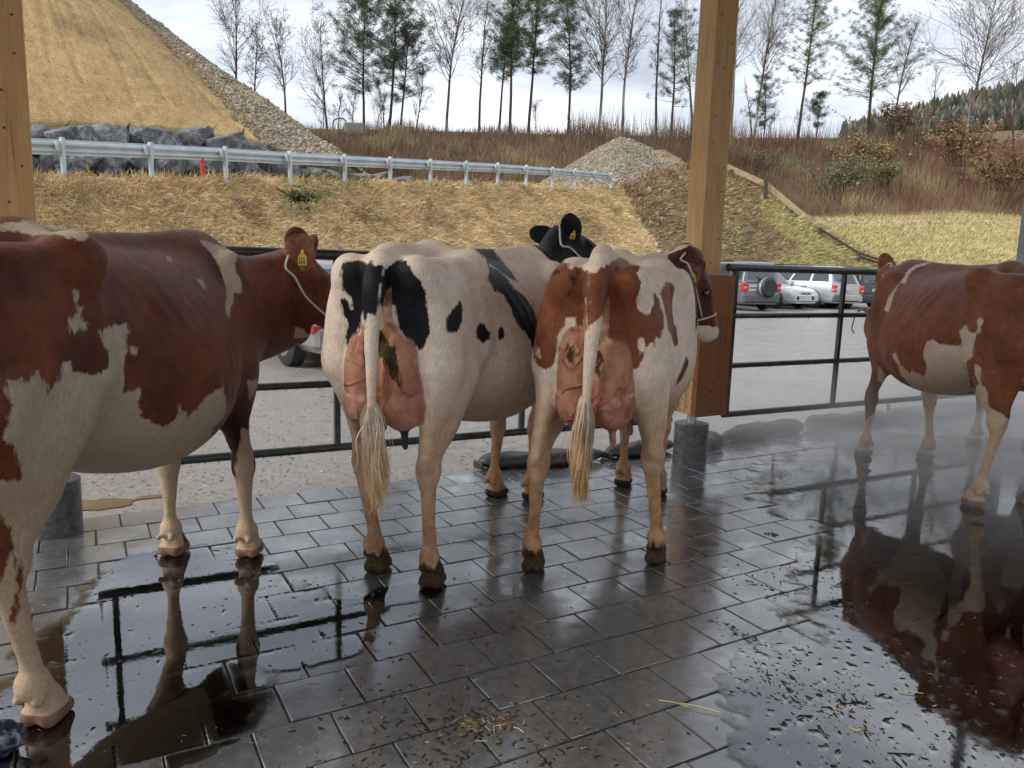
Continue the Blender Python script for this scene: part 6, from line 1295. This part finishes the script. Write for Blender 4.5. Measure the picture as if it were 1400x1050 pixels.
    # ear tags
    for sg,kk in((1,'l'),(-1,'r')):
        ed=c.get('ear'+kk,(-.25,.9,.15)); ea=unit(ax*ed[0]+sdv*sg*ed[1]+upv*ed[2]) if 'ew'+kk not in c else unit(d['ew'+kk])
        hs=d.get('hs',1.08); e0=P_(.045,sg*.085,-.045); op=unit(d['ow'+kk]) if 'ow'+kk in c else unit(ax*.8-upv*.25); op=unit(op-ea*(op@ea)); camv=np.array([*(bend_inv(np.array([*local(c['O'],R(c['th']),0,0),EYE]),kap)[:2]),EYE])-e0
        if camv@op<0 and abs(camv@op)/norm(camv)>.2: op=-op
        ce=e0+ea*.085*hs+op*.026-np.array([0,0,.02]); bc=B(ce)
        if key in('one','two','three') : tagplate(root,bc,BD(ce,op),(0,0,1) if key!='two' else (.1,0,1),.072 if key!='two' else .052)
    # halter: crown piece behind the ears, cheek strap, nose band, snapped onto the head surface
    def snap(p,off=.006):
        h=bv.find_nearest(Vector(B(p))); q=np.array(h[0]); dd=np.array(h[1]); return q+dd*off
    hs=d.get('hs',1.08)
    loop=[snap(P_(-.055,-.11,-.14)),snap(P_(-.07,-.03,-.01)),snap(P_(-.07,.03,-.01)),snap(P_(-.055,.11,-.14))]
    cheek=lambda sg:[snap(P_(.0,sg*.12,-.12)),snap(P_(.10,sg*.12,-.13)),snap(P_(.20,sg*.12,-.13)),snap(P_(.33,sg*.10,-.12))]
    nose=[snap(P_(.34,.09,-.15)),snap(P_(.35,.10,-.09)),snap(P_(.36,.06,-.01)),snap(P_(.36,0,.03)),snap(P_(.36,-.06,-.01)),snap(P_(.35,-.10,-.09)),snap(P_(.34,-.09,-.15)),snap(P_(.33,0,-.20)),snap(P_(.34,.09,-.15))]
    rope(root,cheek(-1)[::-1]+loop+cheek(1),.0065,M_ROPE,'halter'); rope(root,nose,.006,M_ROPE,'nose_band')
# fifth cow, mostly outside the frame on the right
base=COWROOT['four']; r5=base.copy(); COL.objects.link(r5)
for ch in list(base.children):
    if ch.name.split('.')[0] in('body','eye','tail_switch'):
        k=ch.copy(); COL.objects.link(k); k.parent=r5
r5.scale=(.94,.94,.94); r5.location=(4.30,6.0,0); r5.rotation_euler=(0,0,math.pi/2-R(2)); r5['label']='front legs of a cow cut off by the right edge, behind the right cow'
# lead ropes
t=tag(rope(None,[P(1100+x/2.627,320+y/2.627,6.20)+[0,-.02,0] for x,y in((186,276),(205,270),(222,282),(232,305),(244,312),(250,290),(236,270),(222,276),(230,296),(252,288),(268,274),(272,290),(262,300),(276,322))],.010,M_GROPE,'knotted_rope'),'grey rope knotted in loops round the fence rail in front of the right cow','rope')
t=tag(rope(None,[P(1100+x/2.627,320+y/2.627,6.31) for x,y in((180,298),(174,320),(170,340),(178,356))],.0045,M_BLK,'rope_end'),'thin dark rope end hanging below the rail left of the knot','rope')
q=COWROOT['three']
t=tag(rope(None,[G(977,442,1.2)*0+P(953,452,4.93),P(935,420,4.98),P(922,395,4.9),P(919,430,4.85),P(925,470,4.95),P(932,505,5.1),P(938,540,5.3),P(936,556,5.42)],.005,M_ROPE,'lead_rope'),'white lead rope hanging from the halter of the cow with its head turned right','rope')
# ------------------------------------------------------------------ small things on the floor
M_DUNG=N('dung'); p=M_DUNG.obj(); M_DUNG=M_DUNG.fin(color=M_DUNG.ramp(M_DUNG.noise(p,60,5),[(.3,(.035,.025,.012)),(.7,(.14,.10,.045))]),rough=.6,normal=M_DUNG.bump(M_DUNG.noise(p,90,4),.8,.006))
M_STRW=simple('straw stalk',(.55,.42,.17),.6,0,.1)
def lump(px,py,sz,n,label,seed):
    r=np.random.default_rng(seed); q=G(px,py); b=MB()
    t=tag(empty('dung_clump',q),label,'dung','dung clumps on the paving')
    for i in range(n):
        c=np.array([r.normal()*sz*.55,r.normal()*sz*.32,0]); s=sz*r.uniform(.07,.24); bm=bmesh.new(); bmesh.ops.create_icosphere(bm,subdivisions=2,radius=s)
        el=r.uniform(.8,2.4); ra=r.random()*3.1; K_=np.array([v.co[:] for v in bm.verts]); K_=K_*(1+.7*vnoise(K_/s+i*3.7,1.6,3))[:,None]*np.array([el,1,1]); V=[(c[0]+a_*math.cos(ra)-b_*math.sin(ra),c[1]+a_*math.sin(ra)+b_*math.cos(ra),max(.0008,z_*.6+s*.2)) for a_,b_,z_ in K_]; F=[tuple(v.index for v in f.verts) for f in bm.faces]; b.add(V,F); bm.free()
    b.build('lumps',M_DUNG,t,True)['kind']='stuff'
    b=MB()
    for i in range(max(2,n//2)): 
        a=r.random()*6.3; c=np.array([r.normal()*sz*.9,r.normal()*sz*.5,.006]); d=np.array([math.cos(a),math.sin(a),.1])*r.uniform(.01,.025); b.tube([c-d,c+d],.0011,4)
    b.build('straw_bits',M_STRW,t)['kind']='stuff'
lump(640,992,.06,16,'small dung clump on the front paving below the left middle tiles',1)
lump(686,990,.045,13,'dung clump with straw just right of the other near the bottom edge',2)
lump(1148,968,.03,6,'tiny dark clump lying in the big puddle at the bottom right',3)
lump(655,1005,.05,6,'thin smear of dung and straw at the bottom, nearest to the camera',4)
lump(1188,1000,.028,5,'dark lump in the puddle nearest the bottom right corner',5)
lump(575,800,.05,7,'dung on the paving by the right hind hoof of the black and white cow',6)
lump(1056,730,.04,6,'small clump on the wet tiles near the middle of the right fence reflection',7)
def stalk(x0,y0,x1,y1,label,r_=.0016):
    a,b_=G(x0,y0,.006),G(x1,y1,.006); m_=(a+b_)/2+[0,0,.004]; b=MB(); b.tube([a,m_,b_],r_,5); o=b.build('straw_stalk',M_STRW); tag(o,label,'straw','loose straw stalks')
stalk(900,957,942,966,'longest yellow straw stalk, lying in the puddle edge at the bottom'); stalk(930,961,985,974,'second straw stalk crossing the end of the longest one'); stalk(702,994,716,1001,'pale short straw beside the dung near the bottom')
stalk(1230,945,1262,948,'thin straw at the right edge of the bright puddle')
# scattered crumbs, grit and chaff
r=np.random.default_rng(21); V=[];F=[];C=[]
def crumb(x,y,s,c,el=1.0,a=0.):
    b=len(V); ca,sa=math.cos(a),math.sin(a)
    for dx,dy,dz in((1,0,0),(-.8,.5,0),(-.7,-.6,0),(.1,.1,.8)):
        u,v=dx*s*el,dy*s; V.append((x+u*ca-v*sa,y+u*sa+v*ca,.0008+dz*s*.7)); C.append(c)
    F.extend([(b,b+1,b+3),(b+1,b+2,b+3),(b+2,b,b+3)])
for _ in range(3000):
    px,py=r.uniform(-20,1420),r.uniform(640,1060); q=G(px,py)
    if vnoise(q[None,:2]*1.0,1.3,3)[0]<-.02 and r.random()<.8: continue
    dark=r.random()<.7; crumb(q[0],q[1],r.uniform(.0012,.0042),(np.array([.03,.022,.012]) if dark else np.array([.42,.34,.2]))*r.uniform(.6,1.4),1 if dark else r.uniform(1,5),r.random()*6.3)
for q_ in range(9):      # dung flung in streaks by hooves and broom
    cx,cy=1.2+r.normal()*.16,2.45+r.normal()*.28; a0=r.uniform(1.2,2.6); L_=r.uniform(.12,.45); cv=r.normal()*1.2
    for _ in range(int(L_*190)):
        t=r.random()*L_; x=cx+math.cos(a0+cv*t)*t+r.normal()*.018; y=cy+math.sin(a0+cv*t)*t+r.normal()*.018; crumb(x,y,abs(r.normal())*.003+.0012,np.array([.03,.022,.012])*r.uniform(.6,1.6),r.uniform(1,3.5),a0+cv*t+r.normal()*.4)
for cx,cy,sx,sy,n in((1.25,2.2,.22,.35,150),(1.05,2.65,.14,.2,60),(-.05,2.2,.25,.12,420),(-.6,3.0,.5,.3,200),(1.55,3.5,.3,.15,200)):
    for _ in range(n):
        x,y=cx+r.normal()*sx,cy+r.normal()*sy; crumb(x,y,r.uniform(.0015,.0075),np.array([.03,.022,.012])*r.uniform(.6,1.6),r.uniform(1,3.0),r.random()*6.3)
o=mesh_np('floor_crumbs',np.array(V),np.array(F),colattr('crumbs',.7,9),None,False,np.array(C)); o['kind']='stuff'
V=[];F=[];C=[]
for _ in range(5200):
    px,py=r.uniform(60,760),r.uniform(500,700); q=G(px,py)
    e_,n_=toEN(q)
    if n_<EDGE_N+.02: continue
    k=r.random(); crumb(q[0],q[1],r.uniform(.002,.008)*(.6+.4*(q[1]/5)),(np.array([.08,.06,.04]) if k<.5 else np.array([.34,.28,.21]) if k<.9 else np.array([.6,.58,.54]))*r.uniform(.7,1.3),r.uniform(1,2.5),r.random()*6.3)
o=mesh_np('yard_grit',np.array(V),np.array(F),colattr('grit',.7,9),None,False,np.array(C)); o['kind']='stuff'
# steam drifting off the washed paving
m=N('steam'); m.t.nodes.remove(m.b); pv=m.n('ShaderNodeVolumePrincipled',{'Color':(1,1,1),'Anisotropy':.5}); ob=m.obj(); sp=m.n('ShaderNodeSeparateXYZ',{0:ob})
g=m.n('ShaderNodeVectorMath',{0:ob},operation='LENGTH').outputs['Value']; fall=m.ramp(g,[(.25,1),(1.0,0)]); nz=m.ramp(m.noise(m.map(ob,(2.0,2.0,3.0)),1.6,2,.5,.6),[(.40,.15),(.68,1)]); zf=m.ramp(sp.outputs[2],[(.0,1),(.75,.0)])
m.set(pv.inputs['Density'],m.math('MULTIPLY',m.math('MULTIPLY',fall,nz),m.math('MULTIPLY',zf,2.1))); m.t.links.new(pv.outputs[0],m.o.inputs['Volume'])
bm=bmesh.new(); bmesh.ops.create_icosphere(bm,subdivisions=3,radius=1); bmesh.ops.bisect_plane(bm,geom=bm.verts[:]+bm.edges[:]+bm.faces[:],plane_co=(0,0,.004),plane_no=(0,0,1),clear_inner=True); bmesh.ops.holes_fill(bm,edges=bm.edges[:]); me=bpy.data.meshes.new('steam'); bm.to_mesh(me); bm.free(); me.materials.append(m.m)
o=bpy.data.objects.new('steam',me); COL.objects.link(o); o.location=(4.3,6.1,.004); o.scale=(3.2,2.5,1.15); tag(o,kind='stuff')
# blue and white plastic bundle at the lower left
r=np.random.default_rng(9); bm=bmesh.new(); bmesh.ops.create_icosphere(bm,subdivisions=4,radius=1); co=np.array([v.co[:] for v in bm.verts]); F=[tuple(v.index for v in f.verts) for f in bm.faces]; bm.free()
V=co*(1+.45*vnoise(co,2.2,4)[:,None])*np.array([.06,.05,.045]); V[:,2]=np.maximum(V[:,2],-.045)
m=N('crumpled blue plastic'); p=m.obj(); M_PL=m.fin(color=m.ramp(m.noise(p,26,4,.6,1),[(.42,(.012,.016,.03)),(.55,(.05,.06,.10)),(.68,(.25,.26,.30))]),rough=.2,normal=m.bump(m.noise(p,40,3),.8,.01))
o=mesh_np('plastic_bundle',V,F,M_PL,None,True); q=G(4,1030); o.location=(q[0],q[1],.046); tag(o,'crumpled blue and white plastic at the bottom left corner','plastic')
